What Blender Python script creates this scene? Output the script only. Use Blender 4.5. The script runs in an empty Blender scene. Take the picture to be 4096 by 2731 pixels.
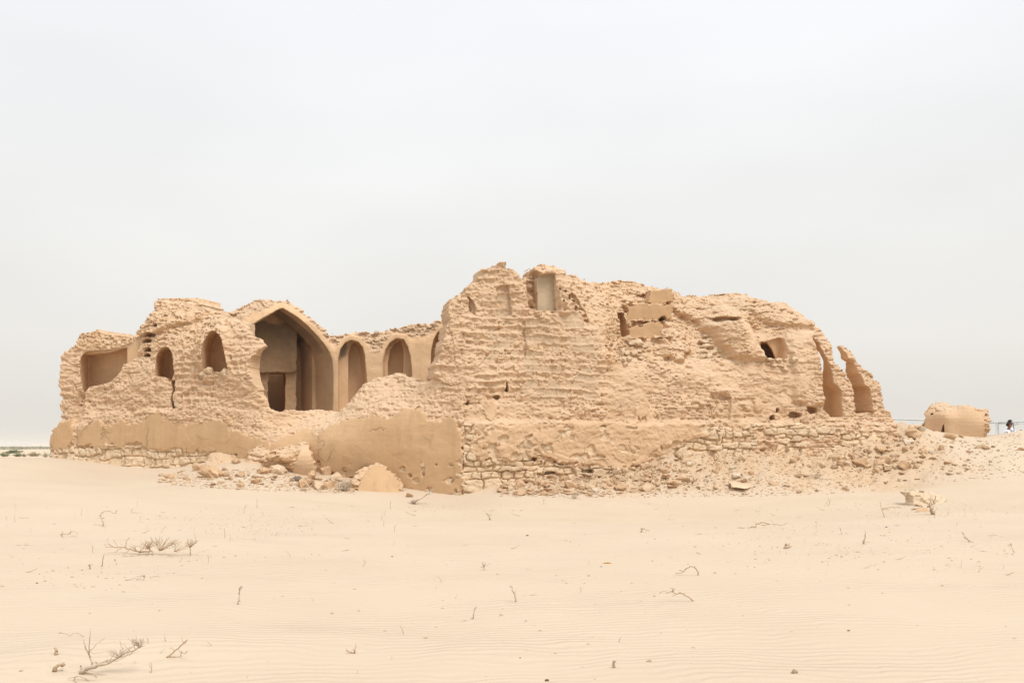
import bpy, bmesh, math, random
import numpy as np
from mathutils import Vector, Matrix

# ------------------------------------------------------------------ camera, sky, sun, exposure
sc = bpy.context.scene
COL = sc.collection
FPX, CX, HY, EYE = 3982.2, 2048.0, 1788.0, 1.7          # focal length in photo pixels, principal column, horizon row, eye height

cam = bpy.data.cameras.new('camera')
cam.lens = 35.0
cam.sensor_width = 36.0
cam.sensor_fit = 'HORIZONTAL'
cam.shift_y = (HY - 1365.5) / 4096.0
cam.clip_start = 0.1
cam.clip_end = 20000.0
camo = bpy.data.objects.new('camera', cam)
camo.location = (0, 0, EYE)
camo.rotation_euler = (math.radians(90), 0, 0)
COL.objects.link(camo)
sc.camera = camo

SUN_EL, SUN_AZ = math.radians(56), math.radians(142)    # azimuth clockwise from +Y: behind the camera, to the right
sun = bpy.data.lights.new('sun', 'SUN')
sun.energy = 1.5
sun.angle = math.radians(26)
sun.color = (1.0, 0.965, 0.91)
suno = bpy.data.objects.new('sun', sun)
sd = Vector((math.sin(SUN_AZ) * math.cos(SUN_EL), math.cos(SUN_AZ) * math.cos(SUN_EL), math.sin(SUN_EL)))
suno.rotation_euler = sd.to_track_quat('Z', 'Y').to_euler()
suno.location = (20, -20, 30)
COL.objects.link(suno)

w = bpy.data.worlds.new('World')
sc.world = w
w.use_nodes = True
nt = w.node_tree
nt.nodes.clear()
N = nt.nodes.new
out = N('ShaderNodeOutputWorld')
bg = N('ShaderNodeBackground')
sky = N('ShaderNodeTexSky')
sky.sky_type = 'NISHITA'
sky.sun_disc = False
sky.sun_elevation = SUN_EL
sky.sun_rotation = SUN_AZ
sky.dust_density = 4.0
tc = N('ShaderNodeTexCoord')
sep = N('ShaderNodeSeparateXYZ')
nt.links.new(tc.outputs['Generated'], sep.inputs[0])
ramp = N('ShaderNodeValToRGB')                          # an overcast sky: brighter and cooler towards the zenith
cr = ramp.color_ramp
stops = [(0.0, (0.72, 0.695, 0.64)), (0.05, (0.765, 0.742, 0.70)), (0.10, (0.81, 0.79, 0.752)), (0.21, (0.855, 0.853, 0.832)), (0.40, (0.925, 0.94, 0.965)), (1.0, (1.22, 1.25, 1.30))]
cr.elements[0].position, cr.elements[0].color = stops[0][0], (*stops[0][1], 1)
cr.elements[1].position, cr.elements[1].color = stops[-1][0], (*stops[-1][1], 1)
for p, c in stops[1:-1]:
    e = cr.elements.new(p)
    e.color = (*c, 1)
nt.links.new(sep.outputs['Z'], ramp.inputs[0])
mp = N('ShaderNodeMapping')
mp.inputs['Scale'].default_value = (1.0, 1.0, 2.6)
nt.links.new(tc.outputs['Generated'], mp.inputs[0])
nz = N('ShaderNodeTexNoise')
nz.inputs['Scale'].default_value = 2.1
nz.inputs['Detail'].default_value = 3.0
nz.inputs['Roughness'].default_value = 0.45
nt.links.new(mp.outputs[0], nz.inputs['Vector'])
mr = N('ShaderNodeMapRange')
mr.inputs['From Min'].default_value = 0.3
mr.inputs['From Max'].default_value = 0.7
mr.inputs['To Min'].default_value = 0.94
mr.inputs['To Max'].default_value = 1.05
nt.links.new(nz.outputs['Fac'], mr.inputs['Value'])
vm = N('ShaderNodeVectorMath')
vm.operation = 'SCALE'
nt.links.new(ramp.outputs[0], vm.inputs[0])
nt.links.new(mr.outputs[0], vm.inputs['Scale'])
# overcast layer over the Nishita sky; the whole goes in at strength 0.1
vs = N('ShaderNodeVectorMath')
vs.operation = 'SCALE'
SKY_GAIN = 10.0 / 1.585
vs.inputs['Scale'].default_value = SKY_GAIN
nt.links.new(vm.outputs[0], vs.inputs[0])
mx = N('ShaderNodeMix')
mx.data_type = 'RGBA'
mx.inputs['Factor'].default_value = 0.97
nt.links.new(sky.outputs[0], mx.inputs['A'])
nt.links.new(vs.outputs[0], mx.inputs['B'])
nt.links.new(mx.outputs['Result'], bg.inputs['Color'])
bg.inputs['Strength'].default_value = 0.1
nt.links.new(bg.outputs[0], out.inputs[0])

sc.view_settings.view_transform = 'Standard'
sc.view_settings.look = 'None'
sc.view_settings.exposure = 0.72
sc.view_settings.gamma = 1.0
sc.view_settings.use_curve_mapping = False
sc.cycles.max_bounces = 7
sc.cycles.diffuse_bounces = 6
sc.cycles.volume_bounces = 2

# ------------------------------------------------------------------ helpers
rng = np.random.default_rng(7)
random.seed(7)


def px2w(px, py, Y):
    return np.array([(px - CX) / FPX * Y, Y, EYE + (HY - py) / FPX * Y])


def noise(shape, cells, seed):
    """smooth value noise in -1..1 on a regular grid; cells = lattice pitch in grid steps, per axis"""
    r = np.random.default_rng(seed)
    dims = [int(n / c) + 3 for n, c in zip(shape, cells)]
    a = r.uniform(-1, 1, dims).astype(np.float32)
    for ax, (n, c) in enumerate(zip(shape, cells)):
        t = np.arange(n, dtype=np.float32) / c + r.uniform(0, 1)
        i = t.astype(int)
        f = t - i
        f = (f * f * f * (f * (f * 6 - 15) + 10)).astype(np.float32)
        sh = [1] * len(shape)
        sh[ax] = n
        f = f.reshape(sh)
        a = np.take(a, i, axis=ax) * (1 - f) + np.take(a, i + 1, axis=ax) * f
    return a


def poly_sdf(S, Z, pts):
    """signed distance to a closed polygon, negative inside"""
    P = np.asarray(pts, np.float32)
    d2 = np.full(S.shape, 1e9, np.float32)
    ins = np.zeros(S.shape, bool)
    for (ax, ay), (bx, by) in zip(P, np.roll(P, -1, 0)):
        ex, ey = bx - ax, by - ay
        wx, wy = S - ax, Z - ay
        t = np.clip((wx * ex + wy * ey) / (ex * ex + ey * ey + 1e-9), 0, 1)
        d2 = np.minimum(d2, (wx - t * ex) ** 2 + (wy - t * ey) ** 2)
        c = (ay > Z) != (by > Z)
        if abs(ey) > 1e-9:
            ins ^= c & (S < ex * (Z - ay) / ey + ax)
    d = np.sqrt(d2)
    return np.where(ins, -d, d)


def rbf(px, pz, v, qx, qz, smooth=0.02):
    """thin plate spline through scattered points"""
    P = np.stack([px, pz], 1).astype(float)
    n = len(P)

    def phi(r2):
        return 0.5 * r2 * np.log(r2 + 1e-9)
    K = phi(((P[:, None] - P[None]) ** 2).sum(-1)) + smooth * np.eye(n)
    M = np.zeros((n + 3, n + 3))
    M[:n, :n] = K
    M[:n, n] = 1
    M[:n, n + 1:] = P
    M[n, :n] = 1
    M[n + 1:, :n] = P.T
    c = np.linalg.solve(M, np.concatenate([v, np.zeros(3)]))
    q = np.stack([np.ravel(qx), np.ravel(qz)], 1)
    o = np.empty(len(q))
    for k in range(0, len(q), 20000):
        b = q[k:k + 20000]
        o[k:k + 20000] = phi(((b[:, None] - P[None]) ** 2).sum(-1)) @ c[:n] + c[n] + b @ c[n + 1:]
    return o.reshape(np.shape(qx))


def facets(X, Y, lx, ly, seed, tilt=.9):
    r = np.random.default_rng(seed)
    T_ = r.uniform(0, 1, (5, 4096)).astype(np.float32)
    gx, gy = X / lx, Y / ly
    ix, iy = np.floor(gx).astype(np.int64), np.floor(gy).astype(np.int64)
    b1 = np.full(X.shape, 9., np.float32)
    b2 = b1.copy()
    val = np.zeros(X.shape, np.float32)
    for ox in (-1, 0, 1):
        for oy in (-1, 0, 1):
            h = ((ix + ox) * 7919 + (iy + oy) * 104729 + seed * 31) % 4096
            dx = (gx - (ix + ox) - T_[0, h]).astype(np.float32)
            dy = (gy - (iy + oy) - T_[1, h]).astype(np.float32)
            dd = np.hypot(dx, dy)
            v = 2 * T_[2, h] - 1 + tilt * (dx * (2 * T_[3, h] - 1) + dy * (2 * T_[4, h] - 1)) * 2
            n_ = dd < b1
            b2 = np.where(n_, b1, np.minimum(b2, dd))
            val = np.where(n_, v, val)
            b1 = np.where(n_, dd, b1)
    return val.astype(np.float32), (b2 - b1).astype(np.float32)


def sstep(a, b, x):
    t = np.clip((x - a) / (b - a), 0, 1)
    return t * t * (3 - 2 * t)


def surface_nets(F):
    """F: 3-D array, negative inside. Returns vertices in grid units, quads."""
    inside = F < 0
    nx, ny, nz_ = F.shape
    cnt = np.zeros((nx - 1, ny - 1, nz_ - 1), np.int8)
    for dx in (0, 1):
        for dy in (0, 1):
            for dz in (0, 1):
                cnt += inside[dx:nx - 1 + dx, dy:ny - 1 + dy, dz:nz_ - 1 + dz]
    act = (cnt > 0) & (cnt < 8)
    idx = np.argwhere(act)
    vid = np.full(act.shape, -1, np.int32)
    vid[act] = np.arange(len(idx))
    i, j, k = idx.T
    cv = {}
    for dx in (0, 1):
        for dy in (0, 1):
            for dz in (0, 1):
                cv[dx, dy, dz] = F[i + dx, j + dy, k + dz]
    acc = np.zeros((len(idx), 3), np.float32)
    n = np.zeros(len(idx), np.float32)
    for ax in range(3):
        o = [a for a in range(3) if a != ax]
        for p in (0, 1):
            for q in (0, 1):
                a = [0, 0, 0]
                a[o[0]], a[o[1]] = p, q
                b = list(a)
                b[ax] = 1
                fa, fb = cv[tuple(a)], cv[tuple(b)]
                m = (fa < 0) != (fb < 0)
                t = np.where(m, fa / np.where(fa == fb, 1, fa - fb), 0)
                pt = np.zeros((len(idx), 3), np.float32)
                pt[:, o[0]], pt[:, o[1]], pt[:, ax] = p, q, t
                acc += pt * m[:, None]
                n += m
    V = idx + acc / n[:, None]
    quads = []
    for ax in range(3):
        sl_a = [slice(None)] * 3
        sl_b = [slice(None)] * 3
        sl_a[ax], sl_b[ax] = slice(0, -1), slice(1, None)
        ia, ib = inside[tuple(sl_a)], inside[tuple(sl_b)]
        o1, o2 = [(1, 2), (2, 0), (0, 1)][ax]
        e = np.argwhere(ia != ib)
        e = e[(e[:, o1] > 0) & (e[:, o2] > 0) & (e[:, o1] < F.shape[o1] - 1) & (e[:, o2] < F.shape[o2] - 1)]
        if not len(e):
            continue
        fl = ia[tuple(e.T)]
        u1, u2 = np.zeros(3, int), np.zeros(3, int)
        u1[o1] = 1
        u2[o2] = 1
        q = np.stack([vid[tuple((e - u1 - u2).T)], vid[tuple((e - u2).T)], vid[tuple(e.T)], vid[tuple((e - u1).T)]], 1)
        q[~fl] = q[~fl][:, ::-1]
        quads.append(q)
    return V, np.concatenate(quads)


def mesh_np(name, V, Q, mat, parent=None, tint=None, smooth=True):
    """one mesh object out of arrays; Q is (n,3) or (n,4)"""
    me = bpy.data.meshes.new(name)
    V = np.ascontiguousarray(V, np.float32)
    Q = np.ascontiguousarray(Q, np.int32)
    k = Q.shape[1]
    me.vertices.add(len(V))
    me.vertices.foreach_set('co', V.ravel())
    me.loops.add(Q.size)
    me.loops.foreach_set('vertex_index', Q.ravel())
    me.polygons.add(len(Q))
    me.polygons.foreach_set('loop_start', np.arange(0, Q.size, k, dtype=np.int32))
    me.polygons.foreach_set('use_smooth', np.full(len(Q), smooth))
    if tint is not None:
        at = me.attributes.new('tint', 'FLOAT_COLOR', 'POINT')
        c = np.ones((len(V), 4), np.float32)
        c[:, :3] = tint
        at.data.foreach_set('color', c.ravel())
    me.update(calc_edges=True)
    me.validate()
    me.materials.append(mat)
    o = bpy.data.objects.new(name, me)
    COL.objects.link(o)
    if parent:
        o.parent = parent
    return o


def tag(o, label=None, cat=None, group=None, kind=None):
    if label:
        o['label'] = label
    if cat:
        o['category'] = cat
    if group:
        o['group'] = group
    if kind:
        o['kind'] = kind
    return o


def empty(name, loc=(0, 0, 0), rz=0):
    o = bpy.data.objects.new(name, None)
    o.location = loc
    o.rotation_euler = (0, 0, rz)
    COL.objects.link(o)
    return o


# ------------------------------------------------------------------ materials
def mat_base(name):
    m = bpy.data.materials.new(name)
    m.use_nodes = True
    t = m.node_tree
    t.nodes.clear()
    o = t.nodes.new('ShaderNodeOutputMaterial')
    b = t.nodes.new('ShaderNodeBsdfPrincipled')
    b.inputs['Roughness'].default_value = 0.95
    b.inputs['Specular IOR Level'].default_value = 0.12
    t.links.new(b.outputs[0], o.inputs[0])
    return m, t, b


def nnoise(t, coord, scale, detail=4, rough=0.55, stretch=(1, 1, 1)):
    mp = t.nodes.new('ShaderNodeMapping')
    mp.inputs['Scale'].default_value = stretch
    t.links.new(coord, mp.inputs[0])
    n = t.nodes.new('ShaderNodeTexNoise')
    n.inputs['Scale'].default_value = scale
    n.inputs['Detail'].default_value = detail
    n.inputs['Roughness'].default_value = rough
    t.links.new(mp.outputs[0], n.inputs['Vector'])
    return n.outputs['Fac']


def mix(t, fac, a, b, mode='MIX'):
    m = t.nodes.new('ShaderNodeMix')
    m.data_type = 'RGBA'
    m.blend_type = mode
    for s, v in (('Factor', fac), ('A', a), ('B', b)):
        if isinstance(v, (int, float)):
            m.inputs[s].default_value = v
        elif isinstance(v, tuple):
            m.inputs[s].default_value = (*v, 1)
        else:
            t.links.new(v, m.inputs[s])
    return m.outputs['Result']


def maprange(t, v, a, b, c, d):
    n = t.nodes.new('ShaderNodeMapRange')
    t.links.new(v, n.inputs['Value'])
    for k, x in zip(('From Min', 'From Max', 'To Min', 'To Max'), (a, b, c, d)):
        n.inputs[k].default_value = x
    return n.outputs[0]


def bump(t, b, h, strength, dist, prev=None):
    n = t.nodes.new('ShaderNodeBump')
    n.inputs['Strength'].default_value = strength
    n.inputs['Distance'].default_value = dist
    t.links.new(h, n.inputs['Height'])
    if prev is not None:
        t.links.new(prev, n.inputs['Normal'])
    t.links.new(n.outputs[0], b.inputs['Normal'])
    return n.outputs[0]


def earth(name, c1, c2, c3, patch=0.7, grain=22.0, bstr=0.6, bdist=0.02, crack=0.0, streak=0.0, tinted=True, specks=0.0, dust=0.0):
    """dry earth: two patchy tones, a third for stains, fine grain in the relief; the object's own tint attribute multiplies it"""
    m, t, b = mat_base(name)
    co = t.nodes.new('ShaderNodeTexCoord').outputs['Object']
    n1 = nnoise(t, co, patch, 5, 0.6)
    c = mix(t, maprange(t, n1, 0.35, 0.65, 0, 1), c1, c2)
    n2 = nnoise(t, co, patch * 4.3, 5, 0.65)
    c = mix(t, maprange(t, n2, 0.56, 0.74, 0, 0.8), c, c3)
    n3 = nnoise(t, co, grain, 3, 0.6)
    c = mix(t, maprange(t, n3, 0.3, 0.7, 0.0, 1.0), c, mix(t, 1.0, c, (1.13, 1.13, 1.13), 'MULTIPLY'))
    if streak:
        n4 = nnoise(t, co, 3.0, 4, 0.6, (1.0, 1.0, 0.1))
        c = mix(t, maprange(t, n4, 0.5, 0.75, 0, streak), c, tuple(x * 0.72 for x in c1))
    if specks:
        n5 = nnoise(t, co, 42.0, 2, 0.5)
        c = mix(t, maprange(t, n5, 0.66, 0.74, 0, specks), c, (0.66, 0.55, 0.40))
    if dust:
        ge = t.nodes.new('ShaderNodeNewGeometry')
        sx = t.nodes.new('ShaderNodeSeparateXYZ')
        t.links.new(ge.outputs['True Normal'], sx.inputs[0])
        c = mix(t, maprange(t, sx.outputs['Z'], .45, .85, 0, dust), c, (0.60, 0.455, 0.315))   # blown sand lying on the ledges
    if tinted:
        a = t.nodes.new('ShaderNodeAttribute')
        a.attribute_name = 'tint'
        c = mix(t, 1.0, c, a.outputs['Color'], 'MULTIPLY')
    t.links.new(c, b.inputs['Base Color'])
    hb = nnoise(t, co, grain * 0.55, 6, 0.7)
    pv = bump(t, b, hb, bstr, bdist)
    if crack:
        wv = nnoise(t, co, 1.7, 3, 0.6)
        add = t.nodes.new('ShaderNodeVectorMath')
        add.operation = 'MULTIPLY_ADD'
        comb = t.nodes.new('ShaderNodeCombineXYZ')
        t.links.new(wv, comb.inputs[0])
        t.links.new(wv, comb.inputs[2])
        add.inputs[1].default_value = (0.8, 0.8, 0.8)
        t.links.new(comb.outputs[0], add.inputs[0])
        t.links.new(co, add.inputs[2])
        mp = t.nodes.new('ShaderNodeMapping')
        mp.inputs['Scale'].default_value = (1.0, 1.0, 0.55)
        t.links.new(add.outputs[0], mp.inputs[0])
        vo = t.nodes.new('ShaderNodeTexVoronoi')
        vo.feature = 'DISTANCE_TO_EDGE'
        vo.inputs['Scale'].default_value = 0.7
        t.links.new(mp.outputs[0], vo.inputs['Vector'])
        gate = maprange(t, nnoise(t, co, 0.8, 2, 0.5), 0.5, 0.66, 0, 1)
        ck = maprange(t, vo.outputs['Distance'], 0.0, 0.014, 0.0, 1.0)
        mxx = t.nodes.new('ShaderNodeMath')
        mxx.operation = 'MULTIPLY_ADD'               # 1 - gate*(1-ck)
        inv = maprange(t, ck, 0, 1, 1, 0)
        t.links.new(inv, mxx.inputs[0])
        neg = maprange(t, gate, 0, 1, 0, -1)
        t.links.new(neg, mxx.inputs[1])
        mxx.inputs[2].default_value = 1.0
        bump(t, b, mxx.outputs[0], crack, 0.04, pv)
    return m


def plain(name, col, rough=0.8, var=0.15, scale=8.0, spec=0.15, bstr=0.2):
    m, t, b = mat_base(name)
    co = t.nodes.new('ShaderNodeTexCoord').outputs['Object']
    n = nnoise(t, co, scale, 4, 0.6)
    c = mix(t, maprange(t, n, 0.3, 0.7, 0, 1), tuple(x * (1 - var) for x in col), tuple(min(1, x * (1 + var)) for x in col))
    t.links.new(c, b.inputs['Base Color'])
    b.inputs['Roughness'].default_value = rough
    b.inputs['Specular IOR Level'].default_value = spec
    bump(t, b, n, bstr, 0.01)
    return m


M = {}
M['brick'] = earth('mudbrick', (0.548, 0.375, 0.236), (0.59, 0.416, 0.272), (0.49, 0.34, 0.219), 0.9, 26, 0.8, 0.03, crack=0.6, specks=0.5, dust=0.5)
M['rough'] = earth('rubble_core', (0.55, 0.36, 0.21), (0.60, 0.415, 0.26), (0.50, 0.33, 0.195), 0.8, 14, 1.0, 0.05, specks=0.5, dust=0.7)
M['plaster'] = earth('mud_plaster', (0.465, 0.297, 0.163), (0.505, 0.335, 0.192), (0.43, 0.285, 0.165), 0.45, 30, 0.4, 0.014, crack=0.9, streak=0.4, specks=0.3)
M['plaster_pale'] = earth('weathered_plaster', (0.535, 0.362, 0.222), (0.58, 0.405, 0.258), (0.50, 0.343, 0.213), 0.7, 26, 0.55, 0.02, crack=0.6, streak=0.1, specks=0.5)
M['inner'] = earth('inner_plaster', (0.57, 0.375, 0.215), (0.61, 0.41, 0.245), (0.50, 0.335, 0.20), 0.5, 24, 0.4, 0.015, streak=0.35)
M['soot'] = earth('sooty_plaster', (0.34, 0.265, 0.19), (0.42, 0.325, 0.225), (0.25, 0.20, 0.15), 0.6, 24, 0.4, 0.015, streak=0.3)
M['stone'] = earth('pale_limestone', (0.60, 0.452, 0.30), (0.65, 0.505, 0.35), (0.54, 0.38, 0.24), 1.6, 20, 0.9, 0.03, specks=0.3)
M['grey_brick'] = earth('grey_mudbrick', (0.40, 0.305, 0.205), (0.46, 0.355, 0.24), (0.32, 0.25, 0.17), 1.6, 26, 0.6, 0.02, crack=.8, streak=.3)


# ------------------------------------------------------------------ walls as eroded solids
class Wall:
    """A solid standing along a base line: s runs along the wall, d into it, z up. Outlines read off the photograph are
    brought to the wall's own plane at real size; depth, openings and erosion are solid geometry."""

    def __init__(self, A, B, h):
        self.O = np.array(A, float)
        v = np.array(B, float) - self.O
        self.L = np.linalg.norm(v)
        self.es = v / self.L
        self.ed = np.array([-self.es[1], self.es[0]])
        if self.ed[1] < 0:
            self.ed = -self.ed
        self.h = h

    def sz(self, px, py, d=0.0):
        u = (px - CX) / FPX
        O, es, ed = self.O, self.es, self.ed
        s = (u * (O[1] + ed[1] * d) - O[0] - ed[0] * d) / (es[0] - u * es[1])
        Y = O[1] + es[1] * s + ed[1] * d
        return s, EYE + (HY - py) / FPX * Y

    def poly(self, pts, d=0.0):
        return [self.sz(p[0], p[1], p[2] if len(p) > 2 else d) for p in pts]

    def grid(self, s0, s1, z0, z1, d0, d1):
        h = self.h
        self.o = (s0, z0, d0)
        self.n = (int((s1 - s0) / h) + 1, int((z1 - z0) / h) + 1, int((d1 - d0) / h) + 1)
        self.s = (s0 + h * np.arange(self.n[0])).astype(np.float32)
        self.z = (z0 + h * np.arange(self.n[1])).astype(np.float32)
        self.d = (d0 + h * np.arange(self.n[2])).astype(np.float32)
        self.S, self.Z = np.meshgrid(self.s, self.z, indexing='ij')
        return self

    def n2(self, ls, lz, seed):
        return noise(self.n[:2], (ls / self.h, lz / self.h), seed)

    def n3(self, ls, lz, ld, seed):
        return noise(self.n, (ls / self.h, lz / self.h, ld / self.h), seed)

    def facet(self, ls, lz, seed, tilt=.9):
        """broken faces: every irregular cell has its own depth and slope (-1..1), and the distance to the next cell's edge"""
        return facets(self.S + self.n2(ls * 1.3, lz * 1.3, seed + 900) * ls * .25, self.Z + self.n2(ls * 1.3, lz * 1.3, seed + 901) * lz * .25, ls, lz, seed, tilt)

    def chip(self, ls, lz, seed, tilt=.9):
        return self.facet(ls, lz, seed, tilt)[0]

    def ridged(self, ls, lz, seed):
        return 1 - 2 * np.abs(self.n2(ls, lz, seed))

    def sdf(self, pts, d=0.0):
        return poly_sdf(self.S, self.Z, self.poly(pts, d))

    def front(self, pts, smooth=0.05):
        """front surface (d as a function of s, z) through photo points (px, py, d)"""
        q = [(*self.sz(p[0], p[1], p[2]), p[2]) for p in pts]
        a = np.array(q)
        st = 6
        cs, cz = self.s[::st], self.z[::st]
        cs = np.append(cs, cs[-1] + self.h * st)
        cz = np.append(cz, cz[-1] + self.h * st)
        g = rbf(a[:, 0], a[:, 1], a[:, 2], *np.meshgrid(cs, cz, indexing='ij'), smooth)
        gi = np.arange(self.n[0]) / st
        i = gi.astype(int)
        f = (gi - i)[:, None]
        g = g[i] * (1 - f) + g[i + 1] * f
        gi = np.arange(self.n[1]) / st
        i = gi.astype(int)
        f = (gi - i)[None]
        return (g[:, i] * (1 - f) + g[:, i + 1] * f).astype(np.float32)

    def carve(self, F, pts, d0, d1, skew=0.0, taper=0.0, drop=0.0, dref=None, r=0.06):
        """cut an opening with the given outline from depth d0 to d1; skew shifts it along s with depth"""
        sd2 = self.sdf(pts, d0 if dref is None else dref)
        lo, hi = np.searchsorted(self.d, d0 - 0.2), min(self.n[2], np.searchsorted(self.d, d1 + 0.1))
        for k in range(max(0, lo), hi):
            dd = self.d[k] - max(d0, 0)
            sh = skew * dd / self.h
            a = sd2
            if abs(sh) > 0.01:
                fl = math.floor(sh)
                w_ = sh - fl
                a1 = np.roll(sd2, fl, 0)
                a2 = np.roll(sd2, fl + 1, 0)
                a = a1 * (1 - w_) + a2 * w_
            c = a + taper * dd
            c = np.maximum(c, self.d[k] - d1)
            c = np.maximum(c, d0 - self.d[k])
            F[:, :, k] = np.maximum(F[:, :, k], -c)
        return sd2

    def world(self, V):
        s = self.o[0] + V[:, 0] * self.h
        z = self.o[1] + V[:, 1] * self.h
        d = self.o[2] + V[:, 2] * self.h
        return np.stack([self.O[0] + self.es[0] * s + self.ed[0] * d, self.O[1] + self.es[1] * s + self.ed[1] * d, z], 1)

    def build(self, F, label, names, tint2=None, parent=None):
        """surface of F<0, split into parts by label(s, z, d, i, j) -> int index into names [(part name, material)]"""
        for ax in range(3):                                   # close the solid at the box
            sl = [slice(None)] * 3
            for e in (0, -1):
                sl[ax] = e
                F[tuple(sl)] = np.maximum(F[tuple(sl)], 0.01)
        V, Q = surface_nets(F)
        # mirror handedness: (s, z, d) -> world
        C = V[Q].mean(1)
        gi = np.clip(np.rint(C[:, 0]).astype(int), 0, self.n[0] - 1)
        gj = np.clip(np.rint(C[:, 1]).astype(int), 0, self.n[1] - 1)
        lab = label(self.o[0] + C[:, 0] * self.h, self.o[1] + C[:, 1] * self.h, self.o[2] + C[:, 2] * self.h, gi, gj)
        for k, (nm, mt) in enumerate(names):                  # stray crumbs of a small lining go back to the wall they sit in
            if nm in ('hole_chamber', 'hole_plaster', 'room_plaster', 'niche_plaster', 'opening_plaster', 'plaster_step', 'jamb_plaster', 'grey_niche_plaster'):
                fi = np.where(lab == k)[0]
                if len(fi):
                    u, inv = np.unique(Q[fi], return_inverse=True)
                    q = inv.reshape(-1, 4)
                    comp = np.arange(len(u))
                    for _ in range(400):
                        m_ = comp[q].min(1)
                        new = comp.copy()
                        np.minimum.at(new, q.ravel(), np.repeat(m_, 4))
                        new = new[new]
                        if (new == comp).all():
                            break
                        comp = new
                    cf = comp[q[:, 0]]
                    big = np.bincount(cf).argmax()
                    lab[fi[cf != big]] = 0
        W = self.world(V)
        # orientation check
        e1 = np.append(self.es, 0)
        e2 = np.array([0, 0, 1.0])
        e3 = np.append(self.ed, 0)
        if np.dot(np.cross(e1, e2), e3) < 0:
            Q = Q[:, ::-1]
        vi = np.clip(np.rint(V[:, 0]).astype(int), 0, self.n[0] - 1)
        vj = np.clip(np.rint(V[:, 1]).astype(int), 0, self.n[1] - 1)
        T = np.ones((len(V), 3), np.float32) if tint2 is None else tint2(self.o[0] + V[:, 0] * self.h, self.o[1] + V[:, 1] * self.h, self.o[2] + V[:, 2] * self.h, vi, vj) if callable(tint2) else tint2[vi, vj]
        obs = []
        for k, (nm, mt) in enumerate(names):
            q = Q[lab == k]
            if not len(q):
                continue
            u, inv = np.unique(q, return_inverse=True)
            obs.append(mesh_np(nm, W[u], inv.reshape(-1, 4), mt, parent, T[u]))
        return obs


def courses(S, Z, ch, bw, seed, jitter=0.03):
    """coursed blocks: distance to the nearest bed joint and head joint (m), and a random number per block"""
    r = np.random.default_rng(seed)
    zz = Z / ch
    row = np.floor(zz).astype(int)
    fz = zz - row
    off = r.uniform(0, 1, 4000)
    wd = r.uniform(0.8, 1.25, 4000)
    ss = S / (bw * wd[row % 4000]) + off[row % 4000]
    cl = np.floor(ss).astype(int)
    fs = ss - cl
    hsh = np.sin(row * 127.1 + cl * 311.7 + seed * 17.3) * 43758.5453
    rnd = hsh - np.floor(hsh)
    bed = np.minimum(fz, 1 - fz) * ch
    head = np.minimum(fs, 1 - fs) * bw
    return bed.astype(np.float32), head.astype(np.float32), rnd.astype(np.float32), fz.astype(np.float32)


def rubble_stones(S, Z, ch, bw, seed, W):
    """rough masonry: stones of uneven height and width, courses stepping from place to place"""
    r = np.random.default_rng(seed)
    Sw = S + W.n2(0.45, 0.3, seed + 1) * 0.12 + W.n2(0.15, 0.15, seed + 2) * 0.035
    Zw = Z + W.n2(0.7, 0.35, seed + 3) * 0.07 + W.n2(0.2, 0.2, seed + 4) * 0.035
    blk = np.floor((Sw + W.n2(.6, .4, seed + 5) * .2) / (bw * 2.3)).astype(int)
    Zw = Zw + r.uniform(-.5, .5, 999)[blk % 999] * ch
    edges = np.cumsum(r.uniform(.5, 1.45, 200) * ch) - 6 * ch
    row = np.searchsorted(edges, Zw)
    lo, hi = edges[np.clip(row - 1, 0, 199)], edges[np.clip(row, 0, 199)]
    bed = np.minimum(Zw - lo, hi - Zw)
    wd = bw * np.clip(r.uniform(.5, 1.3, 999)[(row * 7 + blk * 3) % 999], .4, 2)
    ss = Sw / wd + r.uniform(0, 1, 999)[(row * 13 + blk * 5) % 999]
    cl = np.floor(ss).astype(int)
    fs = ss - cl
    hsh = np.sin(row * 127.1 + cl * 311.7 + blk * 74.7 + seed * 17.3) * 43758.5453
    rnd = hsh - np.floor(hsh)
    head = np.minimum(fs, 1 - fs) * wd
    return bed.astype(np.float32), head.astype(np.float32), rnd.astype(np.float32), fs.astype(np.float32)
# ------------------------------------------------------------------ the ruin
def w2d(px, Y):
    return ((px - CX) / FPX * Y, Y)


ruin = empty('mudbrick_ruin', (0, 33, 0.8))
tag(ruin, 'large crumbling mudbrick ruin with broken vaults and arches above a mud plastered base', 'ruin')


class Anchor:
    pass


def under(o, parent):
    o.parent = parent
    o.matrix_parent_inverse = parent.matrix_world.inverted() if parent.type != 'EMPTY' else Matrix.Translation(-Vector(parent.location))


H = 0.025
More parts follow.
